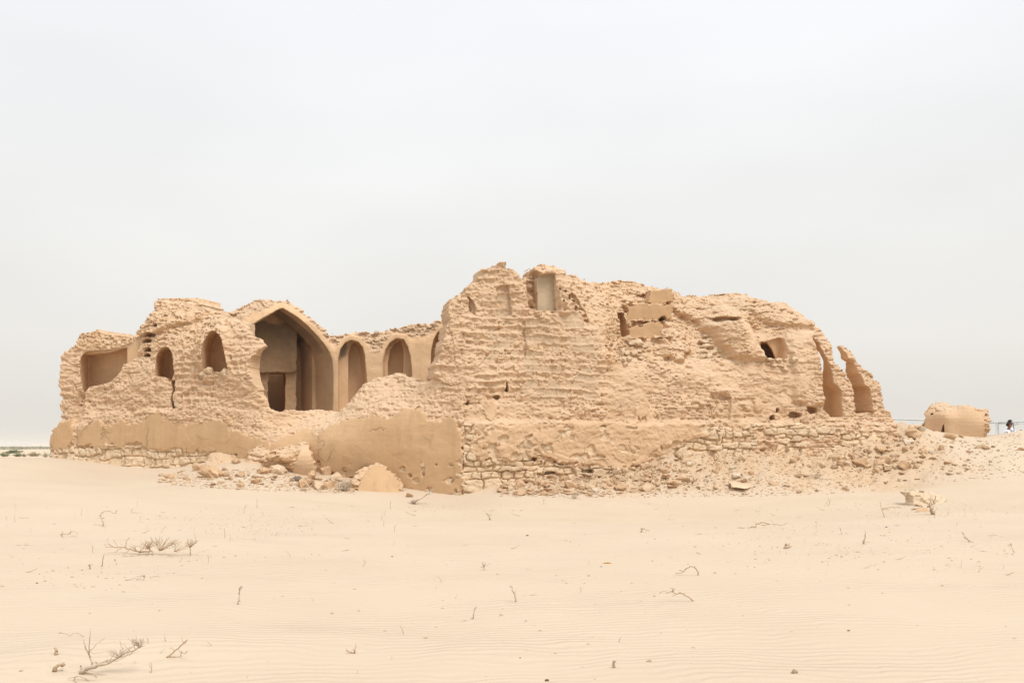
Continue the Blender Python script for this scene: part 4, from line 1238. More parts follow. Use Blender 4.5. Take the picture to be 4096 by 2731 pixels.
r = np.random.default_rng(21)
n = 0
while n < 150:                                               # small pieces strewn round the breach
    t1 = r.uniform(0, 1)
    px = 640 + 760 * t1
    top = np.interp(px, [640, 800, 1000, 1150, 1400], [1905, 1865, 1880, 1900, 1930])
    bot = np.interp(px, [640, 800, 1000, 1150, 1400], [1930, 1955, 1958, 1962, 1972])
    py = r.uniform(top, bot)
    s_ = 8 + 30 * r.random() ** 2.6
    s_ *= 1
    if ground_stone('rubble_lump', r.choice(['lump', 'slab', 'paler', 'slab']), px, py, s_, 'small tan mudbrick fragment scattered on the sand below the breach', 'fragments scattered below the breach', 'fragment'):
        n += 1
# the pile right of the pier stumps
for px, py, wd, kind, zs, lb in (
        (3440, 1858, 66, 'lump', .9, 'large angular tan boulder at the left end of the boulder pile on the slope'),
        (3470, 1868, 52, 'paler', .8, 'grey-tan rounded boulder beside the left-end boulder of the pile'),
        (3520, 1860, 58, 'lump', .8, 'squat tan boulder in the middle of the boulder pile'),
        (3545, 1845, 46, 'slab', 2.4, 'dark-edged slab tilted on top of the boulder pile'),
        (3618, 1868, 62, 'lump', 1.0, 'big tan boulder with a fractured face at the right end of the boulder pile'),
        (3580, 1866, 34, 'paler', .9, 'pale small boulder left of the boulder with the fractured face'),
        (3665, 1868, 30, 'lump', .9, 'brown round lump just right of the boulder pile'),
        (3520, 1800, 50, 'lump', .8, 'tan boulder higher up the slope above the boulder pile'),
        (3622, 1800, 40, 'slab', 2.0, 'reddish tan flat boulder on the slope below the white-faced stone'),
        (3655, 1745, 82, 'lump', 1.0, 'large tilted block of bedded tan stone at the foot of the fallen wall block'),
        (3690, 1722, 36, 'white', 1.0, 'whitish rounded stone left of the fallen wall block'),
        (3668, 1708, 46, 'pale_slab', 1.6, 'flat stone lying on top of the stones left of the fallen wall block'),
        (3628, 1768, 56, 'white_slab', 1.3, 'long whitish slab on the slope below the tilted bedded block'),
        (3768, 1795, 30, 'lump', 1.3, 'brown wedge of mudbrick right of the standing plaster slab'),
        (3800, 1752, 52, 'lump', .9, 'grey-tan triangular lump in front of the crack of the fallen wall block'),
        (3845, 1748, 26, 'lump', .9, 'small brown cube-like lump in front of the fallen wall block'),
        (3790, 1852, 36, 'slab', 2.0, 'flat-topped brown stone alone on the sandy slope'),
        (3723, 1812, 24, 'white', 1.2, 'small bright white stone below the standing plaster slab'),
        (3800, 1897, 32, 'white', .8, 'whitish block lying at the foot of the slope'),
        (3900, 1722, 44, 'paler', 1.4, 'cracked pale lump leaning on the right end of the fallen wall block'),
        (3930, 1730, 52, 'slab', 2.0, 'tan flat block lying before the right end of the fallen wall block'),
        (3960, 1718, 40, 'pale_slab', 2.2, 'pale slab resting on the sand at the right foot of the fallen wall block'),
        (4032, 1723, 16, 'brown', .8, 'small brown stone on the crest in front of the seated people'),
        (4085, 1800, 34, 'lump', .8, 'tan stone cut by the right edge of the photo'),
        (2760, 1858, 42, 'white_slab', 1.6, 'pale squarish slab standing on the gravel slope below the plaster edge'),
        (2930, 1872, 34, 'white_slab', 1.4, 'small pale slab upright on the gravel slope'),
        (2945, 1905, 52, 'white_slab', 1.2, 'broad whitish slab lying on the gravel slope'),
        (2990, 1915, 40, 'white_slab', 1.1, 'whitish slab touching the broad white slab'),
        (2825, 1922, 22, 'white', 1.1, 'small bright white chip on the lower gravel slope'),
        (2735, 1922, 60, 'lump', .6, 'low brown lump on the lower gravel slope'),
        (2470, 1955, 48, 'slab', 1.8, 'flat tan slab with a dark gap beneath, near the sand edge'),
        (2590, 1905, 40, 'lump', .8, 'round tan lump below the weathered plaster'),
        (2150, 1935, 52, 'lump', 1.0, 'upright tan clod at the foot of the tall broken wall'),
        (2345, 1890, 54, 'white_slab', 1.6, 'grey squared stone fallen at the wall foot'),
        (2960, 1945, 110, 'pale_slab', .6, 'long low pale stone ledge at the sand edge'),
        (3090, 1935, 44, 'slab', 1.4, 'flat tan piece lying near the long pale ledge')):
    ground_stone('boulder' if wd > 50 else 'loose_stone', kind, px, py, wd, lb, None, 'stone', sz_=(1, 1, zs))
n = 0
while n < 290:                                              # smaller stones all over the rubble slope
    px = 2040 + 1960 * r.random() ** .9
    top = np.interp(px, [2040, 2400, 2700, 3000, 3400, 3600, 3800, 4000], [1930, 1885, 1818, 1826, 1790, 1730, 1765, 1750])
    bot = np.interp(px, [2040, 2400, 2700, 3000, 3400, 3800, 4000], [1980, 1985, 1985, 1980, 1960, 1900, 1880])
    py = r.uniform(top, bot)
    s_ = 7 + 32 * r.random() ** 3.2
    dark = r.random()
    kind = 'lump' if dark < .28 else 'paler' if dark < .42 else 'slab' if dark < .80 else 'pale_slab' if dark < .92 else 'brown' if dark < .97 else 'white'
    what = {'lump': 'small tan stone', 'paler': 'small pale stone', 'slab': 'small flat tan stone', 'pale_slab': 'small flat pale stone', 'brown': 'small brown stone', 'white': 'small white stone chip'}[kind]
    if ground_stone('rubble_stone', kind, px, py, s_, what + ' strewn over the rubble slope', what + 's on the rubble slope', 'stone'):
        n += 1


n = 0
while n < 190:                                              # flakes of collapsed wall piled against its foot
    px = r.uniform(2000, 2760)
    top = np.interp(px, [2000, 2150, 2400, 2600, 2760], [1945, 1898, 1884, 1855, 1815])
    py = r.uniform(top, np.interp(px, [2000, 2400, 2760], [1978, 1978, 1950]))
    if ground_stone('wall_flake', r.choice(['slab', 'slab', 'lump', 'paler']), px, py, 18 + 46 * r.random() ** 2.2, 'broken tan flake in the bank piled against the foot of the tall wall', 'flakes banked against the tall wall', 'fragment', sink=.4):
        n += 1
n = 0
while n < 70:
    px = r.uniform(3330, 3700)
    py = r.uniform(np.interp(px, [3330, 3450, 3600, 3700], [1835, 1775, 1715, 1750]), np.interp(px, [3330, 3500, 3700], [1895, 1890, 1860]))
    if ground_stone('rubble_lump', r.choice(['lump', 'lump', 'slab', 'paler', 'brown']), px, py, 14 + 34 * r.random() ** 2, 'tan lump in the rubble bank below the pier stumps', 'lumps in the bank below the pier stumps', 'lump', sink=.4):
        n += 1


def chips(name, spots, mat, label, seed):
    """gravel nobody could count: one object of many tiny stones"""
    rr = np.random.default_rng(seed)
    base = np.array([(1, 0, 0), (-1, 0, 0), (0, 1, 0), (0, -1, 0), (0, 0, 1), (0, 0, -1)], float)
    tri = np.array([(0, 2, 4), (2, 1, 4), (1, 3, 4), (3, 0, 4), (2, 0, 5), (1, 2, 5), (3, 1, 5), (0, 3, 5)])
    VV, QQ = [], []
    for p, s_ in spots:
        v = base * (1 + rr.uniform(-.35, .35, (6, 1))) * np.array([1, rr.uniform(.5, 1), rr.uniform(.25, .6)]) * s_ * .5
        c_, s2 = math.cos(rr.uniform(0, 6.3)), 0
        ang = rr.uniform(0, 6.3)
        v = v @ np.array([[math.cos(ang), -math.sin(ang), 0], [math.sin(ang), math.cos(ang), 0], [0, 0, 1]])
        QQ.append(tri + 6 * len(VV))
        VV.append(v + np.array(p) + np.array([0, 0, s_ * .06]))
    o = mesh_np(name, np.concatenate(VV), np.concatenate(QQ), mat, smooth=False)
    return tag(o, label, None, None, 'stuff')


sp = {'lump': [], 'paler': [], 'brown': []}
for _ in range(8500):
    if r.random() < .82:
        px = 2000 + 2096 * r.random()
        top = np.interp(px, [2000, 2400, 2700, 3000, 3400, 3600, 3800, 4096], [1935, 1884, 1812, 1822, 1775, 1705, 1760, 1735])
        bot = np.interp(px, [2000, 2400, 2700, 3000, 3400, 3800, 4096], [1985, 1990, 1990, 1985, 1975, 1930, 1900])
        py = top + (bot - top) * r.random() ** 1.3
        if px > 3500 and r.random() < .5:
            continue
    else:
        px = r.uniform(680, 1420)
        py = r.uniform(np.interp(px, [680, 1000, 1420], [1895, 1870, 1935]), np.interp(px, [680, 1000, 1420], [1940, 1960, 1975]))
    p = hit(px, py)
    if p is not None:
        k = r.random()
        sp['lump' if k < .5 else 'paler' if k < .85 else 'brown'].append((p, .03 + .09 * r.random() ** 2.5))
chips('tan_gravel', sp['lump'], M['lump'], 'crumbled tan gravel over the rubble slopes', 1)
chips('pale_gravel', sp['paler'], M['paler'], 'crumbled pale gravel over the rubble slopes', 2)
chips('brown_gravel', sp['brown'], M['brown'], 'dark brown crumbs over the rubble slopes', 3)


# loose stones lying on the ruin itself
def wall_stone(W, fa, px, py, d, wd, kind, label, group, zs=1.0):
    s_, z_ = W.sz(px, py, d)
    i = int(np.clip((s_ - W.go[0]) / W.h, 0, fa.shape[0] - 1))
    j = int(np.clip((z_ - W.go[1]) / W.h, 0, fa.shape[1] - 1))
    d2 = float(fa[i, j])
    s_, z_ = W.sz(px, py, d2)
    Yw = W.O[1] + W.es[1] * s_ + W.ed[1] * d2
    size = wd / FPX * Yw
    p = (W.O[0] + W.es[0] * s_ + W.ed[0] * d2, Yw + size * .05, z_)
    stone('ledge_stone', kind, p, size * 1.2, random.uniform(-.4, .4), (random.gauss(0, .12), random.gauss(0, .12)), (1, 1, zs), label, 'stone', group)


W1.go, W3.go = W1.o, W3.o
for px, py, wd, zs in ((2800, 1428, 34, 1.2), (2836, 1430, 34, 1.2), (2806, 1404, 46, .8), (2850, 1410, 36, .9), (2830, 1385, 52, .8), (2812, 1368, 44, .7), (2868, 1398, 32, 1.3), (2840, 1358, 30, 1.0), (2884, 1384, 28, 1.0), (2862, 1364, 34, .7), (2826, 1344, 30, 1.0), (2890, 1408, 26, .7), (2846, 1346, 18, 1.0)):
    wall_stone(W3, front3, px, py, .8, wd, 'pale_slab', 'pale flat stone in the loose stack on the wall below the vault', 'stones stacked on the wall below the vault', zs * 2.2)
for px, py, wd, zs in ((2512, 1350, 26, 1.2), (2530, 1370, 34, 1.0), (2556, 1372, 40, 1.3), (2580, 1384, 26, 1.0), (2488, 1412, 22, 2.0), (2506, 1412, 22, 1.5), (2534, 1412, 30, 1.2), (2490, 1438, 26, 1.3), (2516, 1438, 22, 1.2), (2556, 1405, 26, .8), (2500, 1460, 26, .9), (2486, 1385, 22, .8), (2560, 1432, 26, 1.0)):
    wall_stone(W3, front3, px, py, .5, wd, 'pale_slab', 'pale stone in the crumbling patch left of the plastered steps', 'stones in the crumbling patch by the plastered steps', zs * 2.6)
for px, py, wd, zs in ((3054, 1426, 28, 1.2), (3076, 1440, 44, .6), (3112, 1440, 34, .7), (3138, 1440, 24, .8), (3176, 1440, 34, 1.2), (3160, 1460, 36, 1.0), (3120, 1462, 40, .7), (3092, 1460, 34, .7), (3136, 1478, 34, .8), (3070, 1455, 28, .9)):
    wall_stone(W3, front3, px, py, .3, wd, 'pale_slab', 'pale flat stone on the sill below the dark hole', 'stones on the sill below the dark hole', zs * 2.0)
for px, py, wd, zs, lb in ((838, 1482, 44, .9, 'long pale stone resting on the sill of the left pointed opening'), (812, 1496, 30, .9, 'pale stone under the long stone on the left sill'), (815, 1512, 34, 1.0, 'lowest pale stone below the left sill'), (708, 1617, 24, 1.3, 'single pale stone stuck in the crack of the left wall'), (901, 1490, 36, 1.4, 'rounded tan lump at the right end of the left sill')):
    wall_stone(W1, front1, px, py, .2, wd, 'paler', lb, None, zs)


# ------------------------------------------------------------------ fallen pieces of wall, solids of their own
def chunk(name, Ypl, pts, fpts, thick, label, cat, plaster=None, seed=1, yaw=0.0, amp=1.0, cut=None, h=.022, bricky=0, mats=('rough', 'plaster_pale')):
    xs_ = [p[0] for p in pts]
    pys = [p[1] for p in pts]
    A_, B_ = w2d(min(xs_), Ypl), w2d(max(xs_), Ypl + yaw)
    W = Wall(A_, B_, h)
    zlo = EYE + (HY - max(pys)) / FPX * Ypl - .1
    zhi = EYE + (HY - min(pys)) / FPX * (Ypl + 1) + .25
    W.grid(-.25, W.L + .25, zlo, zhi, -.3, max(p[2] for p in fpts) + thick + .15)
    fr = W.front(fpts)
    q = (W.sdf(plaster) + W.n2(.2, .2, seed) * .05 + W.n2(.07, .07, seed + 1) * .03) if plaster else np.full(W.S.shape, 1.0, np.float32)
    on = q < 0
    lay = W.chip(.5, .13, seed + 2, .5) * .05 + W.chip(.2, .12, seed + 3) * .03 + W.chip(.08, .06, seed + 4) * .014
    front = fr + np.where(on, W.n2(.4, .4, seed + 5) * .02 - .03, lay * amp)
    F = np.maximum(front[:, :, None] - W.d, W.d - (fr + thick)[:, :, None])
    o = W.sdf(pts) + W.chip(.25, .15, seed + 6, .3) * .035 + W.chip(.09, .08, seed + 7, .3) * .018
    F = np.maximum(F, o[:, :, None] + .35 * np.maximum(0, .12 - np.minimum(W.d - front[:, :, None].min(), .12)))
    F += (W.n3(.25, .12, .25, seed + 8) * .04 + W.n3(.09, .06, .09, seed + 9) * .026) * np.maximum(np.where(on, .1, amp)[:, :, None], sstep(.06, .15, W.d - front[:, :, None]))
    if cut:
        for c_, a_, b_ in cut:
            W.carve(F, c_, a_, b_, dref=.1)
    root = empty(name, (0, 0, 0))
    cen = W.world(np.array([[W.n[0] / 2, 0, W.n[2] / 2]]))[0]
    root.location = cen
    tag(root, label, cat)

    def lb(s, z, d, i, j):
        return np.where(on[i, j] & (d - front[i, j] < .1), 1, 0)
    for ob in W.build(F, lb, [('broken_core', M[mats[0]]), ('plaster_face', M[mats[1]])]):
        under(ob, root)
    return root


chunk('fallen_wall_block', 37.0, [(3685, 1790), (3692, 1700), (3704, 1665), (3700, 1652), (3708, 1632), (3722, 1618), (3748, 1606), (3775, 1610), (3800, 1615), (3850, 1617), (3870, 1620), (3900, 1630), (3925, 1633), (3945, 1634), (3958, 1652), (3963, 1675), (3955, 1690), (3962, 1710), (3945, 1760), (3900, 1790)],
      [(3690, 1740, .55), (3695, 1660, .6), (3730, 1700, .36), (3762, 1700, .14), (3762, 1740, .13), (3776, 1745, .02), (3778, 1700, .02), (3784, 1650, .03), (3795, 1700, .02), (3820, 1700, .03), (3860, 1700, .0), (3860, 1740, .02), (3935, 1690, .05), (3950, 1740, .2), (3955, 1650, .35), (3730, 1625, .75), (3800, 1625, .7), (3860, 1625, .3), (3930, 1640, .45), (3735, 1610, 1.1), (3820, 1617, 1.0)], .8,
      'big wall block with a smooth plastered face on the mound right of the ruin', 'wall block',
      [(3690, 1790), (3698, 1660), (3712, 1638), (3740, 1640), (3770, 1645), (3800, 1643), (3830, 1630), (3862, 1622), (3940, 1650), (3940, 1680), (3935, 1720), (3930, 1790)], 300, -.9, mats=('rough', 'plaster_pale'),
      cut=[([(3772, 1700), (3776, 1695), (3778, 1740), (3760, 1742)], -.3, .45), ([(3720, 1655), (3732, 1650), (3734, 1657), (3722, 1659)], -.3, .6), ([(3716, 1723), (3742, 1721), (3740, 1726), (3718, 1727)], -.3, .55), ([(3942, 1655), (3957, 1655), (3955, 1665), (3940, 1662)], -.3, .5)])
chunk('fallen_wall_block', 30.6, [(1050, 1930), (1053, 1860), (1055, 1837), (1070, 1815), (1120, 1790), (1165, 1781), (1200, 1768), (1222, 1765), (1240, 1784), (1252, 1830), (1263, 1875), (1258, 1930)],
      [(1055, 1880, .55), (1060, 1826, .12), (1120, 1798, .5), (1120, 1832, .05), (1165, 1835, .05), (1060, 1850, .42), (1120, 1853, .42), (1160, 1860, .35), (1130, 1885, .5), (1180, 1872, .12), (1200, 1790, .3), (1225, 1800, .12), (1180, 1820, .12), (1240, 1870, .0), (1255, 1880, .1), (1215, 1768, .6)], .75,
      'big layered mudbrick block with a plastered right side fallen below the breach', 'wall block', [(1172, 1880), (1182, 1850), (1190, 1815), (1210, 1792), (1236, 1784), (1254, 1830), (1268, 1880), (1262, 1940), (1160, 1940)], 330, .3)
chunk('fallen_plaster_slab', 29.75, [(1405, 1990), (1400, 1945), (1402, 1925), (1422, 1903), (1452, 1880), (1490, 1856), (1522, 1852), (1540, 1862), (1565, 1880), (1590, 1908), (1614, 1940), (1612, 1958), (1600, 2000)],
      [(1400, 1960, .1), (1450, 1885, .45), (1500, 1860, .6), (1590, 1915, .4), (1605, 1955, .15), (1500, 1965, 0), (1440, 1950, .1), (1520, 1920, .2)], .3,
      'large rounded slab of fallen plaster leaning at the foot of the left wall', 'plaster slab', [(1438, 1990), (1432, 1955), (1442, 1915), (1470, 1888), (1500, 1868), (1525, 1862), (1560, 1884), (1585, 1912), (1606, 1942), (1596, 2000)], 360, .3, mats=('rough', 'plaster'))
chunk('fallen_wall_block', 31.5, [(985, 1860), (992, 1800), (1010, 1785), (1040, 1772), (1085, 1760), (1100, 1772), (1112, 1795), (1105, 1820), (1090, 1860)], [(990, 1820, .3), (1050, 1780, .4), (1050, 1815, .05), (1105, 1810, .2)], .7,
      'rough tan mudbrick mass lying above the layered block in the breach', 'wall block', None, 390, .2)
chunk('fallen_wall_block', 31.9, [(815, 1875), (822, 1822), (850, 1808), (900, 1802), (945, 1802), (958, 1815), (962, 1840), (950, 1875)], [(820, 1840, .3), (890, 1808, .5), (890, 1835, .0), (955, 1830, .2)], .6,
      'low bedded mudbrick mass lying against the foot of the left wall', 'wall block', None, 420, .2)
chunk('standing_plaster_slab', 35.0, [(3702, 1800), (3708, 1775), (3722, 1745), (3742, 1735), (3748, 1745), (3738, 1770), (3728, 1800)], [(3705, 1780, .1), (3740, 1740, .25), (3720, 1760, .05)], .12,
      'small upright plaster slab in the sand before the fallen wall block', 'plaster slab', [(3700, 1805), (3705, 1772), (3720, 1742), (3750, 1730), (3752, 1750), (3730, 1805)], 450, .1, .4, mats=('rough', 'inner'))
p = hit(3730, 2018)
chunk('pale_boulder', p.y, [(3655, 2030), (3657, 1995), (3660, 1975), (3680, 1963), (3710, 1972), (3760, 1976), (3790, 1984), (3804, 1998), (3798, 2030)], [(3660, 2005, .1), (3680, 1970, .25), (3740, 2000, .05), (3795, 2000, .25)], .5,
      'pale crusty boulder half buried in the sand behind the dead sapling', 'boulder', None, 480, .1, .7, mats=('crust', 'crust'))
for px, py, wd, kind, zs, lb in ((3680, 2022, 60, 'pale_slab', 1.2, 'thin pale slab leaning on the left of the pale boulder'), (3670, 2036, 50, 'slab', .9, 'thin dark-edged slab below the pale slab by the sapling'), (3690, 2046, 56, 'slab', .8, 'lowest thin slab at the foot of the sapling mound')):
    ground_stone('thin_slab', kind, px, py, wd, lb, None, 'stone', sz_=(1, 1, zs), sink=.2)
# ------------------------------------------------------------------ dead wood on the sand
class Tubes:
    def __init__(self):
        self.V, self.Q = [], []
        self.n = 0

    def add(self, pts, r0, r1, sides=5):
        P = np.array([tuple(p) for p in pts], float)
        m = len(P)
        T = np.gradient(P, axis=0)
        T /= np.linalg.norm(T, axis=1)[:, None] + 1e-9
        up = np.array([0, 0, 1.0])
        A_ = np.cross(T, up)
        bad = np.linalg.norm(A_, axis=1) < .2
        A_[bad] = np.cross(T[bad], [1.0, 0, 0])
        A_ /= np.linalg.norm(A_, axis=1)[:, None]
        B_ = np.cross(T, A_)
        R_ = np.linspace(r0, r1, m)
        ang = np.arange(sides) * 2 * math.pi / sides
        ring = P[:, None] + R_[:, None, None] * (A_[:, None] * np.cos(ang)[None, :, None] + B_[:, None] * np.sin(ang)[None, :, None])
        I = self.n + np.arange(m * sides).reshape(m, sides)
        J = np.roll(I, -1, 1)
        self.Q.append(np.stack([I[:-1], J[:-1], J[1:], I[1:]], -1).reshape(-1, 4))
        self.V.append(ring.reshape(-1, 3))
        self.n += m * sides
        for end, idx in ((0, I[0][::-1]), (1, I[-1])):       # close the ends with a fan folded into quads
            c_ = P[0] if end == 0 else P[-1]
            self.V.append(c_[None])
            k = self.n
            self.n += 1
            nx_2 = np.roll(idx, -1)
            self.Q.append(np.stack([idx, nx_2, np.full(sides, k), np.full(sides, k)], -1))

    def build(self, name, mat, parent=None):
        V = np.concatenate(self.V)
        Q = np.concatenate(self.Q)
        bm_ = bpy.data.meshes.new(name)
        faces = [tuple(q) if q[2] != q[3] else tuple(q[:3]) for q in Q.tolist()]
        bm_.from_pydata(V.tolist(), [], faces)
        bm_.materials.append(mat)
        for p_ in bm_.polygons:
            p_.use_smooth = True
        o = bpy.data.objects.new(name, bm_)
        COL.objects.link(o)
        if parent:
            o.parent = parent
        return o


def wood(name, a_, b_):
    m, t, b = mat_base(name)
    co = t.nodes.new('ShaderNodeTexCoord').outputs['Object']
    n_ = nnoise(t, co, 14, 4, .65)
    t.links.new(mix(t, maprange(t, n_, .3, .7, 0, 1), a_, b_), b.inputs['Base Color'])
    bump(t, b, nnoise(t, co, 60, 3, .6), .5, .004)
    return m


M['wood'] = wood('grey_deadwood', (0.60, 0.49, 0.375), (0.43, 0.34, 0.25))
M['wood_brown'] = wood('brown_deadwood', (0.55, 0.40, 0.26), (0.40, 0.285, 0.185))
M['wood_pale'] = wood('pale_deadwood', (0.56, 0.46, 0.35), (0.42, 0.34, 0.26))
rw = random.Random(11)


def wander(p, d, L, n, wob, rr=rw, droop=0.0):
    """a crooked path from p along d"""
    p, d = Vector(p), Vector(d).normalized()
    out_ = [p.copy()]
    for _ in range(n):
        d = (d + Vector((rr.gauss(0, wob), rr.gauss(0, wob), rr.gauss(0, wob) - droop))).normalized()
        p = p + d * (L / n)
        out_.append(p.copy())
    return out_


def twiggy(tb, p, d, L, r_, depth, rr, wob=.28, nb=3, spread=.8):
    pts = wander(p, d, L, 6, wob, rr)
    tb.add(pts, r_, r_ * .45, 5 if depth > 0 else 4)
    if depth > 0:
        for _ in range(nb):
            k = rr.randrange(2, 7)
            q = pts[min(k, len(pts) - 1)]
            dd = (pts[min(k, 6)] - pts[max(0, k - 1)]).normalized()
            dd = (dd + Vector((rr.gauss(0, spread), rr.gauss(0, spread * .6), rr.gauss(0.15, spread)))).normalized()
            twiggy(tb, q, dd, L * rr.uniform(.35, .6), r_ * .5, depth - 1, rr, wob, nb, spread)


def at_px(px, py, Y, base):
    """a point standing at depth Y over the picture position, never under the sand"""
    q = px2w(px, py, Y)
    return Vector(q)


def traced(name, label, mat, strokes, base_px, cat='branch', group=None, dy=0.0):
    """a branch standing where the photo shows it: strokes of (px, py) points with radii in px, at the depth of its foot"""
    b0 = hit(*base_px)
    Y = b0.y
    tb = Tubes()
    rr = random.Random(int(base_px[0] * 3 + base_px[1]))
    for pts, r0, r1 in strokes:
        P = []
        dev = 0.0
        for (x_, y_) in pts:
            q = hit(x_, y_)
            # lying pieces follow the sand, raised ones stay near the foot's depth
            yy = Y + dev
            dev += rr.uniform(-.015, .015) * Y * .3
            if q is not None and y_ > base_px[1] + 2:
                yy = min(yy, q.y)
            if q is not None and q.y < yy:
                yy = q.y - .002
            P.append(px2w(x_, y_, yy))
        P = np.array(P)
        if len(P) == 2:
            P = np.array([P[0], (P[0] + P[1]) / 2 + [0, 0, .004], P[1]])
        t_ = np.linspace(0, len(P) - 1, len(P) * 3)
        P = np.stack([np.interp(t_, np.arange(len(P)), P[:, c]) for c in range(3)], 1)
        P[1:-1] += np.array([[rr.gauss(0, 1) for _ in range(3)] for _ in range(len(P) - 2)]) * .0008 * Y * .5
        k_ = .78 if r0 < 6 else 1.0
        tb.add(P, k_ * r0 / FPX * Y, k_ * r1 / FPX * Y, 6)
    o = tb.build(name, mat)
    off = Vector(b0)
    o.data.transform(Matrix.Translation(-off))
    o.location = off
    return tag(o, label, cat, group)


def fan(cx_, cy_, x0, x1, y0, n, seed, r_=1.6, kink=6):
    """n thin twigs fanning out from one foot, as strokes"""
    q = random.Random(seed)
    res = []
    for k in range(n):
        x_ = x0 + (x1 - x0) * (k + q.random()) / n
        y_ = y0 + q.uniform(0, .6) * (cy_ - y0)
        mx_, my_ = (cx_ + x_) / 2 + q.uniform(-kink, kink), (cy_ + y_) / 2 + q.uniform(-kink, kink)
        res.append(([(cx_ + q.uniform(-4, 4), cy_), (mx_, my_), (x_, y_)], r_, r_ * .6))
        if q.random() < .7:
            res.append(([(mx_, my_), (mx_ + (x_ - cx_) * .3 + q.uniform(-10, 10), my_ - abs(cy_ - y0) * .3)], r_ * .7, r_ * .5))
    return res


traced('dead_shrub', 'dead shrub lying on the sand with a long bare trunk and fanned twigs', M['wood_brown'],
       [([(613, 2218), (600, 2195), (585, 2180)], 4, 3), ([(598, 2205), (560, 2208), (520, 2195), (490, 2188), (455, 2187), (430, 2172)], 4.5, 2), ([(490, 2188), (470, 2200), (460, 2208)], 2, 1.4), ([(455, 2187), (425, 2190), (416, 2172)], 2, 1.2), ([(500, 2188), (506, 2165), (515, 2148)], 2, 1.2),
        ([(600, 2200), (590, 2175), (578, 2160)], 2.2, 1.4), ([(596, 2195), (612, 2165), (603, 2145)], 1.8, 1.1), ([(600, 2208), (545, 2222), (500, 2226), (465, 2226)], 2, 1.2), ([(585, 2195), (540, 2180), (505, 2208), (490, 2222)], 1.6, 1), ([(470, 2187), (460, 2165), (452, 2160)], 1.5, 1)] + fan(640, 2202, 600, 735, 2138, 26, 5, 1.1) + fan(592, 2195, 550, 640, 2156, 14, 6, 1.1) + fan(560, 2210, 470, 600, 2170, 8, 26, 1.0) + fan(700, 2205, 680, 790, 2160, 9, 27, 1.0), (613, 2219), 'shrub')
traced('dead_shrub', 'small dead shrub with rusty spindly twigs at the right end of the lying shrub', M['wood_brown'], [([(762, 2219), (761, 2200), (760, 2187)], 2.5, 2)] + fan(760, 2188, 735, 800, 2150, 11, 8, 1.3), (762, 2220), 'shrub')
traced('dead_branch', 'large weathered log with bleached twigs at the bottom left of the sand', M['wood'],
       [([(325, 2693), (345, 2672), (385, 2662), (430, 2652)], 11, 6), ([(430, 2652), (470, 2630), (520, 2605), (580, 2580)], 5, 2), ([(322, 2660), (328, 2680)], 4, 6), ([(368, 2656), (362, 2630), (352, 2605), (340, 2580), (335, 2555)], 5, 3.5), ([(356, 2615), (357, 2560), (362, 2535), (365, 2505)], 3, 1.5), ([(360, 2600), (390, 2570), (425, 2548)], 2.2, 1.5), ([(356, 2605), (385, 2612), (430, 2606), (465, 2614)], 2, 1.2),
        ([(450, 2640), (480, 2610), (490, 2590), (478, 2560)], 1.6, 1), ([(540, 2592), (535, 2565), (528, 2547)], 2, 1), ([(560, 2586), (545, 2570), (575, 2560)], 1.6, 1), ([(520, 2602), (500, 2580), (480, 2572)], 1.6, 1), ([(470, 2630), (440, 2615), (425, 2605)], 1.6, 1), ([(500, 2612), (520, 2590), (550, 2572)], 1.6, 1), ([(440, 2645), (460, 2610), (460, 2590)], 1.6, 1), ([(390, 2660), (420, 2640), (470, 2642), (505, 2625)], 2, 1.2)] + fan(560, 2588, 510, 585, 2540, 16, 9, 1.3) + fan(480, 2628, 420, 560, 2580, 16, 12, 1.3) + fan(400, 2660, 370, 470, 2630, 9, 13, 1.3), (345, 2690), 'branch')
traced('dead_branch', 'forked grey branch half buried at the bottom edge below the large log', M['wood'], [([(300, 2725), (298, 2705), (318, 2700), (345, 2712), (356, 2720)], 4, 3), ([(345, 2685), (370, 2690), (388, 2707)], 4, 3), ([(300, 2705), (270, 2712)], 2.5, 1.5), ([(300, 2712), (305, 2731)], 2.5, 2)], (345, 2722), 'branch')
traced('dead_branch', 'wavy pale twig lying left of the upright stem of the large log', M['wood_pale'], [([(235, 2533), (245, 2528), (262, 2535), (280, 2541), (292, 2532), (320, 2532), (340, 2545), (352, 2546)], 2.2, 1.4)], (290, 2545), 'branch')
traced('dead_branch', 'thick brown forked branch leaning out of the sand right of the large log', M['wood_brown'], [([(667, 2627), (690, 2612), (715, 2590), (735, 2570), (750, 2556)], 4.5, 2.5), ([(735, 2570), (728, 2552), (726, 2542)], 2, 1.2), ([(675, 2622), (700, 2626), (725, 2624)], 3, 2), ([(715, 2600), (735, 2612), (755, 2602)], 2, 1.2), ([(700, 2605), (685, 2590), (678, 2592)], 1.6, 1), ([(725, 2622), (728, 2600)], 1.6, 1)], (668, 2628), 'branch')
traced('wood_stump', 'small pale stump standing in the sand left of the large log', M['wood_brown'], [([(226, 2617), (225, 2600), (219, 2588)], 8, 4), ([(224, 2614), (236, 2616)], 4, 2)], (226, 2617), 'stump')
traced('wood_stump', 'curled thick root arching out of the sand below the small pale stump', M['wood_brown'], [([(216, 2682), (220, 2668), (232, 2660), (248, 2660), (258, 2657)], 8, 5), ([(248, 2658), (256, 2652)], 5, 4)], (217, 2683), 'root')
